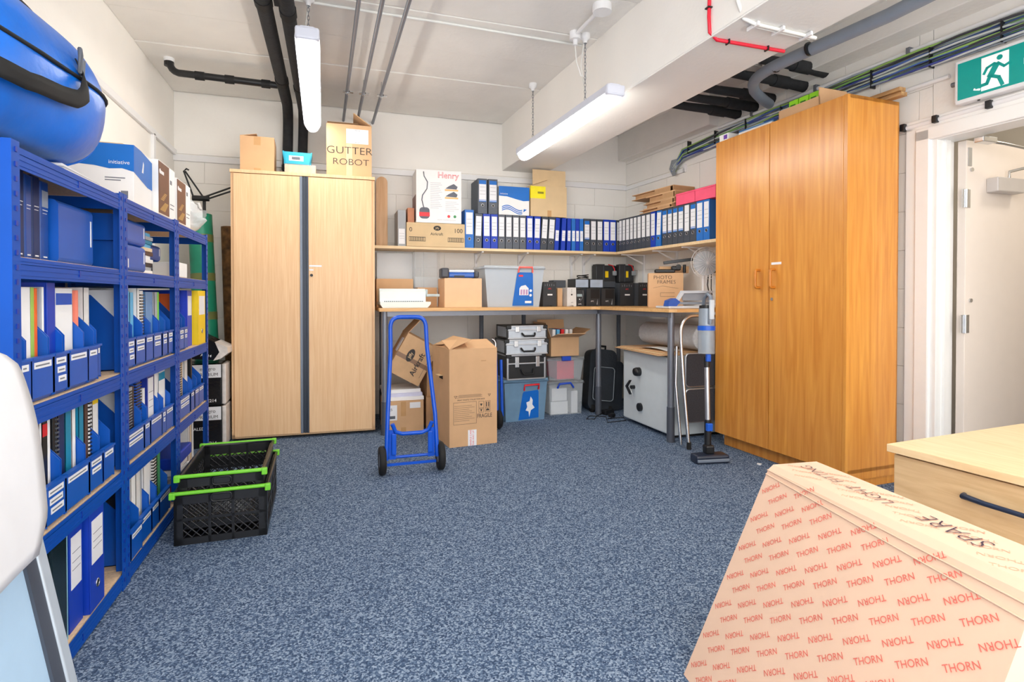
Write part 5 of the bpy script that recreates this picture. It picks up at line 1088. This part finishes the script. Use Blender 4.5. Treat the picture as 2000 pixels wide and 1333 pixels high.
# storage boxes and cases
t = tub('storage_box', 'grey blue plastic storage box with red handle under the flight cases', (1.395, 4.5, 0), 0.06, 0.4, 0.3, 0.345, mat('smoky_plastic', (120, 156, 186), 0.35, alpha=0.85), 0.02)
ML = Matrix.Rotation(math.atan(0.02/0.345), 4, 'X') @ Matrix.Translation((0, 0.017, 0))
lb = part('blue_label', G().prism([(0.135, 0.008), (0.325, 0.02), (0.32, 0.25), (0.31, 0.265), (0.18, 0.255), (0.17, 0.24)], 0.0, 0.002, 'y', ML), MATS['label_blue'], t)
ML2 = Matrix.Rotation(math.atan(0.02/0.345), 4, 'X') @ Matrix.Translation((0, 0.0158, 0))
part('white_burst', G().prism([(0.235, 0.03), (0.25, 0.09), (0.285, 0.11), (0.262, 0.14), (0.265, 0.18), (0.245, 0.21), (0.235, 0.17), (0.205, 0.16), (0.215, 0.12), (0.2, 0.09), (0.228, 0.08)], 0, 0.001, 'y', ML2), M_LABEL, lb)
part('handle', G().tube([(0.18, -0.008, 0.27), (0.18, -0.02, 0.315), (0.315, -0.02, 0.318), (0.315, -0.008, 0.275)], 0.009, 8), M_RED, t)
def case(label, loc, rz, w, d, h, dark):
    t = thing('flight_case', label, 'case', loc, rz, 'aluminium flight cases')
    face = M_BLACK if dark else mat('silver_panel', (190, 198, 208), 0.35, 0.4)
    part('shell', G().box(0.006, 0.004, 0.004, w-0.006, d-0.004, h-0.004), face, t)
    part('top_panel', G().box(0.012, 0.012, h-0.004, w-0.012, d-0.012, h-0.001), M_BLACK, t)
    g = G()
    for x in (0, w-0.016):
        g.cham(x, 0, 0, x+0.016, 0.016, h, 0.003).cham(x, d-0.016, 0, x+0.016, d, h, 0.003)
        for z in (0, h-0.014): g.cham(x, 0, z, x+0.016, d, z+0.014, 0.003)
    part('side_trim', g, M_BLACK if not dark else M_ALU, t)
    part('edge_trim', G().cham(0.01, -0.001, 0, w-0.01, 0.014, 0.012, 0.002).cham(0.01, -0.001, h-0.012, w-0.01, 0.014, h, 0.002).cham(0.01, -0.0015, h*0.62, w-0.01, 0.006, h*0.62+0.012, 0.002), M_ALU, t)
    for x in (0.02, w-0.02): part('corner', G().cham(x-0.022, -0.003, h-0.03, x+0.022, 0.03, h+0.002, 0.006), M_BLACK, t)
    for x in (w*0.25, w*0.78): part('catch', G().cham(x-0.018, -0.008, h*0.5, x+0.018, 0, h*0.92, 0.003), M_CHROME, t)
    part('handle', G().tube([(w*0.36, -0.004, h*0.42), (w*0.38, -0.022, h*0.3), (w*0.4, -0.026, h*0.22), (w*0.64, -0.026, h*0.22), (w*0.66, -0.022, h*0.3), (w*0.68, -0.004, h*0.42)], 0.008, 8), M_RUBBER, t)
    return t
zc = 0.369
case('deep black flight case with aluminium edges, bottom of the stack', (1.405, 4.46, zc), 0.05, 0.36, 0.28, 0.215, True)
case('slim silver flight case in the middle of the stack', (1.385, 4.46, zc+0.217), 0.0, 0.4, 0.3, 0.13, False)
case('slim silver flight case on top of the stack', (1.41, 4.48, zc+0.349), 0.03, 0.375, 0.29, 0.115, False)
t = tub('storage_box', 'clear plastic storage box with blue handle on the floor under the bench', (1.86, 4.64, 0), 0.03, 0.34, 0.34, 0.29, M_CLEAR, 0.012)
part('handle', G().tube([(0.08, -0.01, 0.25), (0.09, -0.03, 0.29), (0.2, -0.03, 0.295), (0.24, -0.01, 0.25)], 0.01, 8), mat('handle_blue', (16, 70, 190), 0.4), t)
part('contents', G().box(0.03, 0.03, 0.005, 0.2, 0.3, 0.12).box(0.04, 0.03, 0.125, 0.19, 0.3, 0.24).box(0.235, 0.03, 0.005, 0.3, 0.3, 0.21), M_PAPER, t)
t = tub('storage_box', 'clear plastic storage box holding a red folder, second in the pile', (1.85, 4.64, 0.316), 0.0, 0.35, 0.33, 0.19, M_CLEAR, 0.02)
part('blue_clip', G().cham(0.13, -0.02, 0.18, 0.22, 0.01, 0.222, 0.006), MATS['handle_blue'], t)
part('red_folder', G().box(0.1, 0.035, 0.008, 0.27, 0.28, 0.175), mat('rose_folder', (226, 50, 78), 0.5), t)
t = carton('cardboard_box', 'open cardboard box full of booklets on top of the clear boxes', (1.875, 4.63, 0.54), 0.04, 0.28, 0.3, 0.175, flaps={'front': 165, 'right': 150, 'left': 110, 'back': 100}, tape=False)
for i in range(5):
    c = ('white', 'sky', 'red', 'white', 'off')[i]
    doc(0, 0.03, 0, c, 0.23, '%s booklet leaning in the open box under the bench, %s from the left' % (CN[c], ORD[i]), 0, 'booklet')
    o = [q for q in bpy.data.objects if q.get('label', '').endswith('open box under the bench, %s from the left' % ORD[i])][0]
    o.location = (1.895+0.042*i, 4.67, 0.552); o.rotation_euler = (0, 0.05, 0.04)
# trolley bag
M_NYLON = mat('black_nylon', (30, 38, 48), 0.6, var=0.2, scale=8, bump=0.3)
t = thing('trolley_bag', 'black wheeled rucksack leaning under the bench beside the safe', 'bag', (2.26, 4.68, 0.0), -0.15)
t.rotation_euler = (math.radians(-8), math.radians(6), -0.15)
part('body', G().prism(rrect(0.0, 0.03, 0.26, 0.6, 0.06), 0.0, 0.2, 'y'), M_NYLON, t)
part('front_pocket', G().prism(rrect(0.03, 0.12, 0.23, 0.43, 0.03), -0.04, 0.01, 'y'), M_NYLON, t)
part('piping', G().tube([(x, -0.042, z) for x, z in rrect(0.03, 0.12, 0.23, 0.43, 0.03)], 0.004, 6, closed=True), mat('grey_piping', (150, 158, 166), 0.5), t)
part('handle', G().tube([(0.08, 0.1, 0.59), (0.085, 0.08, 0.635), (0.17, 0.08, 0.635), (0.175, 0.1, 0.59)], 0.011, 8), M_RUBBER, t)
part('side_pouch', G().prism(rrect(0.23, 0.04, 0.34, 0.5, 0.04), 0.02, 0.17, 'y'), M_NYLON, t)
for x in (0.05, 0.22): part('wheel', G().cyl((x-0.015, 0.02, 0.04), (x+0.015, 0.02, 0.04), 0.04, 16), M_RUBBER, t)
t = thing('power_brick', 'black power brick with tangled lead on the carpet by the bench leg', 'power supply', (2.36, 4.5, 0), 0.3)
part('brick', G().cham(0, 0, 0, 0.11, 0.06, 0.045, 0.008), M_BLACK, t)
part('lead', G().tube([(0.0, 0.03, 0.02), (-0.1, 0.02, 0.006), (-0.2, -0.06, 0.006), (-0.26, -0.02, 0.006), (-0.15, 0.06, 0.006), (-0.05, -0.05, 0.006), (-0.2, -0.22, 0.006), (-0.02, -0.26, 0.006), (0.06, -0.16, 0.006), (-0.1, -0.12, 0.006)], 0.0035, 6), M_BLACK, t)
solo('plug', G().cham(0, 0, 0, 0.06, 0.04, 0.03, 0.006).box(0.02, -0.003, 0.0, 0.04, 0, 0.012), M_BLACK, 'black plug lying on the carpet beside the safe', 'plug', (2.34, 4.36, 0.012), 0.4)
# safe
sf = thing('safe', 'grey steel safe with black dials and lever under the bench', 'safe', (2.415, 4.3, 0.02), -math.pi/2)
M_SAFE = mat('safe_grey', (214, 222, 226), 0.45, var=0.02)
part('body', G().cham(0, 0.06, 0, 0.69, 0.5, 0.61, 0.006), M_SAFE, sf)
part('door', G().cham(0.012, 0.0, 0.012, 0.678, 0.065, 0.6, 0.012), M_SAFE, sf)
part('hinge', G().cyl((0.672, 0.01, 0.05), (0.672, 0.01, 0.56), 0.012, 12), M_SAFE, sf)
part('dial', G().lathe([(0.0, 0.05), (0.03, 0.048), (0.036, 0.03), (0.036, 0.0)], 24, Matrix.Translation((0.28, 0, 0.44)) @ Matrix.Rotation(math.pi/2, 4, 'X')), M_BLACK, sf)
lv = part('lever', G().cyl((0.2, -0.035, 0.3), (0.2, 0, 0.3), 0.016, 12).prism([(0.19, 0.36), (0.205, 0.36), (0.15, 0.3), (0.205, 0.24), (0.19, 0.24), (0.125, 0.3)], -0.045, -0.028, 'y'), M_BLACK, sf)
part('key', G().tube([(0.2, -0.04, 0.29), (0.23, -0.04, 0.26), (0.25, -0.04, 0.225)], 0.003, 6), M_CHROME, lv)
part('lock_cover', G().cyl((0.3, -0.02, 0.15), (0.3, 0.0, 0.15), 0.034, 20), M_BLACK, sf)
part('foot_strip', G().box(0.02, 0.08, -0.02, 0.67, 0.48, 0), M_RUBBER, sf)
for i in range(3):
    solo('cardboard_sheet', G().cham(0, 0, 0, 0.74-0.05*i, 0.46, 0.007, 0.002), (M_CARD, M_CARD2, M_CARD)[i], 'flat cardboard sheet lying on the safe, %s' % ('bottom', 'middle', 'top')[i], 'cardboard', (2.37+0.01*i, 4.36-0.03*i, 0.631+0.0075*i), -math.pi/2+0.05*(i-1), 'cardboard sheets on the safe')
solo('paper_sheets', G().grid(lambda i, j: (0.36*i, 0.14*j, 0.001+0.012*math.sin(3.14*i)), 10, 4), M_PAPER, 'loose cream papers on the cardboard over the safe', 'papers', (2.42, 4.05, 0.658), -math.pi/2+0.1)
t = thing('bubble_wrap_roll', 'long roll of bubble wrap lying on the safe under the bench', 'bubble wrap', (2.70, 4.35, 0.665), -math.pi/2+0.03)
M_BUB = mat('bubble_film', (246, 246, 248), 0.25, var=0.12, scale=60, bump=0.6, bscale=130, alpha=0.85)
part('roll', G().cyl((0, 0, 0.095), (0.75, 0, 0.095), 0.095, 24), M_BUB, t)
part('outer_turn', G().tube([(0.0, 0, 0.095), (0.4, 0, 0.096), (0.75, 0.0, 0.096)], [0.1, 0.098, 0.101], 20, caps=False), M_FILM, t)
# step ladder folded in the gap by the oak cupboard
lad = thing('step_ladder', 'folded chrome step ladder with black treads between bench and oak cupboard', 'step ladder', (2.4, 3.44, 0), 0)
part('front_frame', G().tube([(-0.005, -0.12, 0.0), (-0.01, -0.06, 0.45), (-0.005, -0.02, 0.75)] + bend((0.0, -0.01, 0.83), (0.02, 0.0, 0.94), (0.12, 0.0, 0.94)) + [(0.2, 0.0, 0.94)] + bend((0.28, 0.0, 0.94), (0.36, 0.0, 0.94), (0.37, -0.01, 0.83)) + [(0.37, -0.03, 0.45), (0.37, -0.03, 0.02)], 0.012, 10), M_CHROME, lad)
part('rear_frame', G().tube([(-0.03, -0.06, 0.02), (-0.035, 0.0, 0.45), (-0.02, 0.01, 0.72)], 0.01, 8), M_CHROME, lad)
for z in (0.17, 0.43):
    tr = part('tread', G().prism(rrect(0.03, z, 0.34, z+0.235, 0.03), -0.012, 0.012, 'y', Matrix.Translation((0, -0.03, 0))), mat('tread_rubber', (52, 52, 58), 0.8, var=0.25, scale=120), lad)
    part('tread_edge', G().tube([(x, -0.03, q) for x, q in rrect(0.028, z-0.002, 0.342, z+0.237, 0.03)], 0.007, 6, closed=True), M_ALU, tr)
part('foot', G().cyl((-0.005, -0.12, 0), (-0.005, -0.12, 0.05), 0.016, 10), M_RUBBER, lad)
# cordless vacuum cleaner
vc = thing('cordless_vacuum', 'grey and blue cordless stick vacuum leaning against the oak cupboard', 'vacuum cleaner', (2.34, 3.02, 0), -0.15)
M_VG = mat('vacuum_grey', (128, 138, 152), 0.35, 0.2); M_VB = mat('vacuum_blue', (20, 92, 205), 0.35)
part('floor_head', G().cham(-0.115, -0.045, 0.0, 0.115, 0.055, 0.055, 0.014), mat('vacuum_dark', (36, 44, 62), 0.3), vc)
part('head_strip', G().cham(-0.11, -0.05, 0.012, 0.11, -0.04, 0.032, 0.004), M_VG, vc)
part('neck', G().cham(-0.03, -0.01, 0.05, 0.03, 0.05, 0.11, 0.012).cyl((0, 0.03, 0.09), (0.005, 0.04, 0.27), 0.022, 14), M_BLACK, vc)
part('blue_joint', G().cham(-0.017, 0.005, 0.2, 0.023, 0.03, 0.25, 0.004), M_VB, vc)
part('tube', G().cyl((0.005, 0.04, 0.26), (0.018, 0.08, 0.62), 0.0165, 16), M_ALU, vc)
part('coupling', G().cyl((0.018, 0.08, 0.61), (0.02, 0.085, 0.68), 0.02, 14), M_BLACK, vc)
part('blue_button', G().cham(0.004, 0.05, 0.65, 0.034, 0.075, 0.7, 0.005), M_VB, vc)
part('dust_bin', G().cyl((0.02, 0.09, 0.7), (0.024, 0.098, 0.86), 0.054, 24), mat('smoked_clear', (190, 200, 210), 0.15, alpha=0.5), vc)
part('cyclone', G().cyl((0.02, 0.09, 0.72), (0.023, 0.097, 0.84), 0.028, 16, r1=0.04), M_VG, vc)
part('blue_collar', G().cyl((0.024, 0.098, 0.855), (0.0245, 0.099, 0.885), 0.057, 24), M_VB, vc)
part('motor', G().cyl((0.0245, 0.099, 0.885), (0.028, 0.106, 1.0), 0.052, 24, r1=0.048), mat('motor_grey', (150, 160, 172), 0.35, 0.2), vc)
part('motor_cap', G().cyl((0.028, 0.106, 1.0), (0.029, 0.108, 1.02), 0.046, 24), M_BLACK, vc)
part('handle', G().tube([(0.02, 0.045, 0.9), (0.022, 0.035, 1.0), (0.026, 0.045, 1.08), (0.03, 0.09, 1.1), (0.032, 0.14, 1.07), (0.03, 0.15, 1.0)], 0.014, 10), M_VG, vc)
part('trigger_plate', G().cham(0.008, 0.02, 0.93, 0.04, 0.04, 1.06, 0.006), mat('pale_silver', (200, 208, 216), 0.35), vc)
solo('paper_scrap', G().prism([(0, 0), (0.03, 0.005), (0.02, 0.03), (0.004, 0.025)], 0.0, 0.006, 'z'), M_PAPER, 'scrap of white paper on the carpet in front of the oak cupboard', 'paper', (2.6, 2.86, 0), 0.4)
# ------------------------------------------------------------------ black crates
M_CRATE = mat('crate_black', (30, 31, 34), 0.35, var=0.15)
def crate(label, loc, rz, h, W=0.37, D=0.57):
    t = thing('folding_crate', label, 'crate', loc, rz, 'nested black crates')
    th = 0.012
    part('base', G().box(0.015, 0.015, 0, W-0.015, D-0.015, 0.012), M_CRATE, t)
    def wall(ax, pos, L, nm):
        g = G()
        def bx_(a0, z0, a1, z1, k=th):
            if ax == 'x': g.box(a0, pos, z0, a1, pos+k, z1)
            else: g.box(pos, a0, z0, pos+k, a1, z1)
        bx_(0, 0, L, 0.03); bx_(0, h-0.045, L, h); bx_(0, 0, 0.035, h); bx_(L-0.035, 0, L, h); bx_(0, h*0.5-0.006, L, h*0.5+0.006)
        bx_(L*0.36, 0, L*0.39, h); bx_(L*0.61, 0, L*0.64, h)
        o = part(nm, g, M_CRATE, t)
        k = G(); n = int(L/0.034)
        for s in (-1, 1):
            for i in range(-3, n+4):
                a = i*0.034; p0 = [a, 0.03]; p1 = [a+s*(h-0.075), h-0.045]
                if min(p0[0], p1[0]) < 0.02 or max(p0[0], p1[0]) > L-0.02:
                    # clip to the panel
                    pts = []
                    for q in range(13):
                        f = q/12; x = p0[0]+(p1[0]-p0[0])*f
                        if 0.02 <= x <= L-0.02: pts.append((x, p0[1]+(p1[1]-p0[1])*f))
                    if len(pts) < 2: continue
                    p0, p1 = pts[0], pts[-1]
                if ax == 'x': k.tube([(p0[0], pos+th/2, p0[1]), (p1[0], pos+th/2, p1[1])], 0.0032, 4)
                else: k.tube([(pos+th/2, p0[0], p0[1]), (pos+th/2, p1[0], p1[1])], 0.0032, 4)
        l = part('lattice', k, M_CRATE, o); l['kind'] = 'stuff'
        return o
    fw = wall('x', 0.0, W, 'front_panel'); wall('x', D-th, W, 'back_panel'); wall('y', 0.0, D, 'side_panel'); wall('y', W-th, D, 'side_panel')
    part('rim', G().tube([(0, 0, h), (W, 0, h), (W, D, h), (0, D, h)], 0.009, 6, closed=True), M_CRATE, t)
    for y in (-0.006, D+0.006):
        part('green_bar', G().cyl((-0.008, y, h+0.006), (W+0.008, y, h+0.006), 0.0085, 10), M_GREEN, t)
        for x in (-0.004, W+0.004): part('green_end', G().cham(x-0.012, y-0.012, h-0.016, x+0.012, y+0.012, h+0.014, 0.004), M_GREEN, t)
    part('handle_slot', G().tube([(x, -0.003, z) for x, z in rrect(W*0.39, h-0.042, W*0.61, h-0.008, 0.012)], 0.004, 6, closed=True), M_GREEN if h > 0.25 else M_CRATE, t)
    return t
crate('black folding crate with green bar, lower of the nested pair', (-0.655, 2.71, 0), 0.02, 0.222)
crate('black folding crate with green bars nested in the lower crate', (-0.640, 2.7255, 0.062), 0.02, 0.228, 0.34, 0.54)
solo('crumpled_film', G().grid(lambda i, j: (0.16*i, 0.02*math.sin(9*i+4*j), 0.015+0.09*j+0.008*math.sin(14*i)), 12, 8), mat('white_film', (225, 228, 232), 0.3, alpha=0.7), 'crumpled clear film showing inside the lower crate', 'packaging', (-0.52, 2.80, 0.078))
# ------------------------------------------------------------------ left corner by the beech cupboard
M_PACKB = mat('black_wrap', (26, 26, 28), 0.2, var=0.2, scale=9, bump=0.5, bscale=14)
for i in range(2):
    z = 0.302*i
    t = thing('wrapped_pack', 'black and white shrink wrapped pack beside the cupboard, %s' % ('on the floor', 'middle of the stack')[i], 'pack', (-1.045, 4.4, z), 0.02*(i % 2), 'shrink wrapped packs')
    part('pack', G().cham(0, 0, 0, 0.29, 0.24, 0.3, 0.012), M_PACKB, t)
    part('white_band', G().box(0.0, -0.0015, 0.2, 0.285, 0, 0.294), M_LABEL, t)
    text('PREMIUM', 0.032, M_INK, t, (0.2, -0.0018, 0.222)); text('AE214', 0.03, M_LABEL, t, (0.215, -0.001, 0.035), bold=0.01)
    text('SEALED', 0.03, M_LABEL, t, (0.13, -0.001, 0.14), bold=0.005); text('eyngro', 0.036, M_INK, t, (0.2, -0.0018, 0.263))
    part('film_end', G().cham(0.285, 0.01, 0.004, 0.315, 0.23, 0.296, 0.01), mat('wrinkled_film', (222, 216, 212), 0.3, var=0.12, scale=18, bump=0.6, bscale=30), t)
t = thing('wrapped_pack', 'slumped black pack with white end on top of the wrapped stack', 'pack', (-1.1, 4.36, 0.66), 0.0, 'shrink wrapped packs')
t.rotation_euler = (0, math.radians(9), 0)
part('pack', G().prism([(0, 0.0), (0.32, 0.02), (0.36, 0.07), (0.3, 0.14), (0.14, 0.2), (0, 0.22)], 0.0, 0.24, 'y'), M_PACKB, t)
part('white_end', G().prism([(0.3, 0.015), (0.345, 0.035), (0.385, 0.08), (0.375, 0.12), (0.29, 0.148), (0.33, 0.08)], -0.004, 0.235, 'y'), MATS['wrinkled_film'], t)
text('AE214', 0.026, M_LABEL, t, (0.25, -0.001, 0.045), bold=0.01)
t = thing('fabric_roll', 'green taped roll leaning in the corner beside the beech cupboard', 'roll', (-0.9, 4.8, 0.0), 0)
part('roll', G().cyl((0, 0, 0.0), (-0.08, 0.06, 1.72), 0.085, 18), mat('green_wrap', (24, 138, 110), 0.35, var=0.15, scale=5), t)
for z in (0.9, 1.2, 1.5): part('tape_band', G().cyl((-0.0465*z, 0.0349*z, z), (-0.0465*(z+0.06), 0.0349*(z+0.06), z+0.06), 0.0865, 18), mat('olive_tape', (112, 120, 72), 0.3), t)
solo('patterned_roll', G().cyl((0, 0, 0), (-0.05, 0.06, 1.66), 0.05, 16), mat('brown_camouflage', (112, 78, 42), 0.7, var=0.75, scale=16), 'brown mottled roll leaning between the green roll and the cupboard', 'roll', (-0.775, 5.04, 0))
t = thing('folding_stand', 'black folding stand with thin arms behind the shelving corner', 'stand', (-1.0, 5.02, 0), 0)
part('post', G().cyl((0.02, 0, 0), (0.02, 0, 1.88), 0.012, 8), M_BLACK, t)
part('hub', G().cyl((-0.06, -0.02, 1.87), (0.06, -0.02, 1.87), 0.022, 12), M_BLACK, t)
for p in ([(-0.05, -0.02, 1.87), (-0.12, -0.02, 2.08), (-0.1, -0.02, 2.1), (-0.085, -0.02, 2.09)], [(-0.11, -0.02, 2.08), (0.03, -0.02, 1.86)], [(0.02, -0.02, 1.88), (0.22, -0.02, 1.97)], [(0.03, -0.02, 1.86), (0.22, -0.02, 1.94)]):
    part('arm', G().tube(p, 0.007, 6), M_BLACK, t)
# ------------------------------------------------------------------ flip chart board at the left edge
fc = thing('flipchart_board', 'pale blue flipchart board with dark frame leaning on the shelving', 'flipchart', (-0.465, 1.37, 0), 0)
LM = Matrix.Rotation(math.radians(-10.5), 4, 'Y')          # lean towards the shelving
part('panel', G().box(-0.012, -0.8, 0.0, 0.0, -0.07, 1.02, LM), mat('pale_blue_board', (176, 206, 232), 0.3, var=0.03), fc)
part('dark_border', G().box(-0.014, -0.075, 0.0, 0.006, -0.035, 1.02, LM).box(-0.014, -0.8, 0.98, 0.006, -0.035, 1.02, LM), mat('dark_grey_border', (66, 72, 84), 0.5), fc)
part('aluminium_edge', G().cham(-0.02, -0.037, 0.0, 0.01, -0.004, 1.03, 0.003, LM).cham(-0.018, -0.004, 0.0, 0.004, 0.0, 1.03, 0.001, LM), mat('pale_aluminium', (196, 206, 216), 0.35, 0.3), fc)
def sheet(i, j):
    z = 1.02 - 0.43*j; e = 0.04 - 0.16*max(0, 1-j*5)**2 - 0.05*max(0, j-0.86)/0.14
    y = 1.28 + e - (0.78)*i
    x = -0.465 - 0.185*z + 0.045 + 0.018*math.sin(math.pi*j)*math.sin(2.2*i+0.8) - 0.05*max(0, 1-j*6)**2 + 0.006*math.sin(9*i+5*j)
    return (x+0.465, y-1.37, z - 0.05*i*j + 0.01*math.sin(6*i))
pd = part('paper_pad', G().grid(sheet, 24, 24), mat('flipchart_paper', (222, 223, 227), 0.8, var=0.02), fc, 'white paper pad drooping over the board', solid=0.008)
# ------------------------------------------------------------------ drawer pedestal and fittings carton at the right
pd = thing('drawer_pedestal', 'maple effect drawer pedestal with dark bow handle beside the printed carton', 'drawers', (1.735, 1.323, 0), RA)
part('top', G().cham(-0.012, -0.015, 0.575, 0.66, 0.75, 0.6, 0.002), M_MAPLE, pd)
part('carcass', G().box(0, 0.022, 0.02, 0.018, 0.73, 0.575).box(0.63, 0.022, 0.02, 0.648, 0.73, 0.575).box(0, 0.71, 0.02, 0.648, 0.73, 0.575).box(0, 0.022, 0.02, 0.648, 0.73, 0.04), M_MAPLE, pd)
for z0, z1 in ((0.375, 0.568), (0.18, 0.37), (0.03, 0.175)):
    d = part('drawer', G().cham(0.003, 0.0, z0, 0.645, 0.02, z1, 0.0015), wood('drawer_front', (226, 196, 152), (208, 174, 128), (3, 30, 30), 0.4, (0.3, 0.7)), pd)
    zz = z1-0.065
    part('handle', G().tube([(0.205, 0.0, zz), (0.21, -0.018, zz), (0.27, -0.03, zz), (0.36, -0.034, zz), (0.45, -0.03, zz), (0.51, -0.018, zz), (0.515, 0, zz)], [0.007, 0.009, 0.0075, 0.007, 0.0075, 0.009, 0.007], 10), mat('dark_blue_metal', (44, 58, 84), 0.35, 0.4), d)
part('plinth', G().box(0.02, 0.04, 0, 0.63, 0.7, 0.02), M_RUBBER, pd)
# the carton: racked out of square, its big side leans towards the room
ang = math.radians(7.5)
bx = thing('fittings_carton', 'big pink tinted carton printed THORN leaning by the drawers', 'box', (0.951, 1.339, 0), -ang)
# local frame: y along the long axis (away), x towards the drawers
far, near = 0.0, -0.705
P0, P1, P2, P3 = (0.0, 0.0), (0.270, 0.5856), (0.425, 0.588), (0.40, 0.0)
M_THORN = mat('pinkish_cardboard', (228, 192, 166), 0.75, var=0.03, scale=5)
cr = 0.012
g = G().prism([P0, (P1[0]-cr*0.4, P1[1]-cr), (P1[0]+cr, P1[1]+0.001), P2, P3], near, far, 'y')
part('body', g, M_THORN, bx)
e1 = Vector((P1[0]-P0[0], 0, P1[1]-P0[1])); fl = e1.length; e1.normalize(); e2 = Vector((0, -1, 0)); nn = e1.cross(e2); 
if nn.x > 0: nn = -nn
M_TRED = mat('salmon_print', (226, 110, 96), 0.6, var=0.05)
src = text_mesh('THORN', M_TRED, 0.0)
def pattern(origin, ea, eb, LA, LB, normal, size=0.0195, ok=lambda a, b: True):
    # rows of the printed name at 45 degrees, every second row upside down
    vs, fs = [], []
    V0 = [v.co.copy() for v in src.vertices]; F0 = [tuple(p.vertices) for p in src.polygons]
    r = 0
    row = -0.8
    while row < LB+0.8:
        a = -0.8 + (0.04 if r % 2 else 0)
        k = 0
        while a < LA+0.8:
            ca = a; cb = row + a*0.6 
            if 0.022 < ca < LA-0.022 and 0.02 < cb < LB-0.02 and ok(ca, cb):
                th = math.radians(40) + (math.pi if r % 2 else 0)
                c, s = math.cos(th)*size, math.sin(th)*size
                n = len(vs)
                for v in V0:
                    qa = ca + v.x*c - v.y*s; qb = cb + v.x*s + v.y*c
                    vs.append(origin + ea*qa + eb*qb + normal*0.0012)
                fs += [tuple(i+n for i in f) for f in F0]
            a += 0.08; k += 1
        row += 0.044; r += 1
    return vs, fs
O = Vector((P0[0], 0, P0[1]))
vs, fs = pattern(O, e2, e1, -near, fl-0.006, nn)
pr = part('printed_names', G()._add(vs, fs), M_TRED, bx, 'salmon THORN lettering repeated over the big side'); pr['kind'] = 'stuff'
e3 = Vector((P2[0]-P1[0], 0, P2[1]-P1[1])); tl = e3.length; e3.normalize()
vs, fs = pattern(Vector((P1[0], 0, P1[1]))+e3*0.012, e2, e3, -near, tl-0.012, Vector((0, 0, 1)), 0.02)
pr = part('printed_names', G()._add(vs, fs), mat('pale_salmon_print', (240, 168, 140), 0.6), bx, 'pale THORN lettering along the top side'); pr['kind'] = 'stuff'
O = Vector((0, near, 0))
vs, fs = pattern(O, Vector((1, 0, 0)), Vector((0, 0, 1)), 0.43, 0.58, Vector((0, -1, 0)), ok=lambda a, b: 0.461*b+0.03 < a < 0.38)
pr = part('printed_names', G()._add(vs, fs), M_TRED, bx); pr['kind'] = 'stuff'
M_PEN = mat('pen_ink', (60, 42, 62), 0.6)
for s, a, sz in (('SPARE', 0.485, 0.066), ('LIGHT', 0.27, 0.052), ('FITTING', 0.105, 0.046)):
    text(s, sz, M_PEN, bx, (P1[0]+0.085, -a, P1[1]+0.0035), xd=(0.05, 1, 0), yd=(-1, 0.05, 0), bold=-0.018, sx=0.85)
for k, o_ in ((0.03, 0.0), (0.055, 0.0)): part('crease', G().tube([tuple(Vector((P1[0], near, P1[1])) - e1*k + nn*0.0006), tuple(Vector((P1[0], far, P1[1])) - e1*(k*0.5) + nn*0.0006)], 0.002, 5), M_THORN, bx)
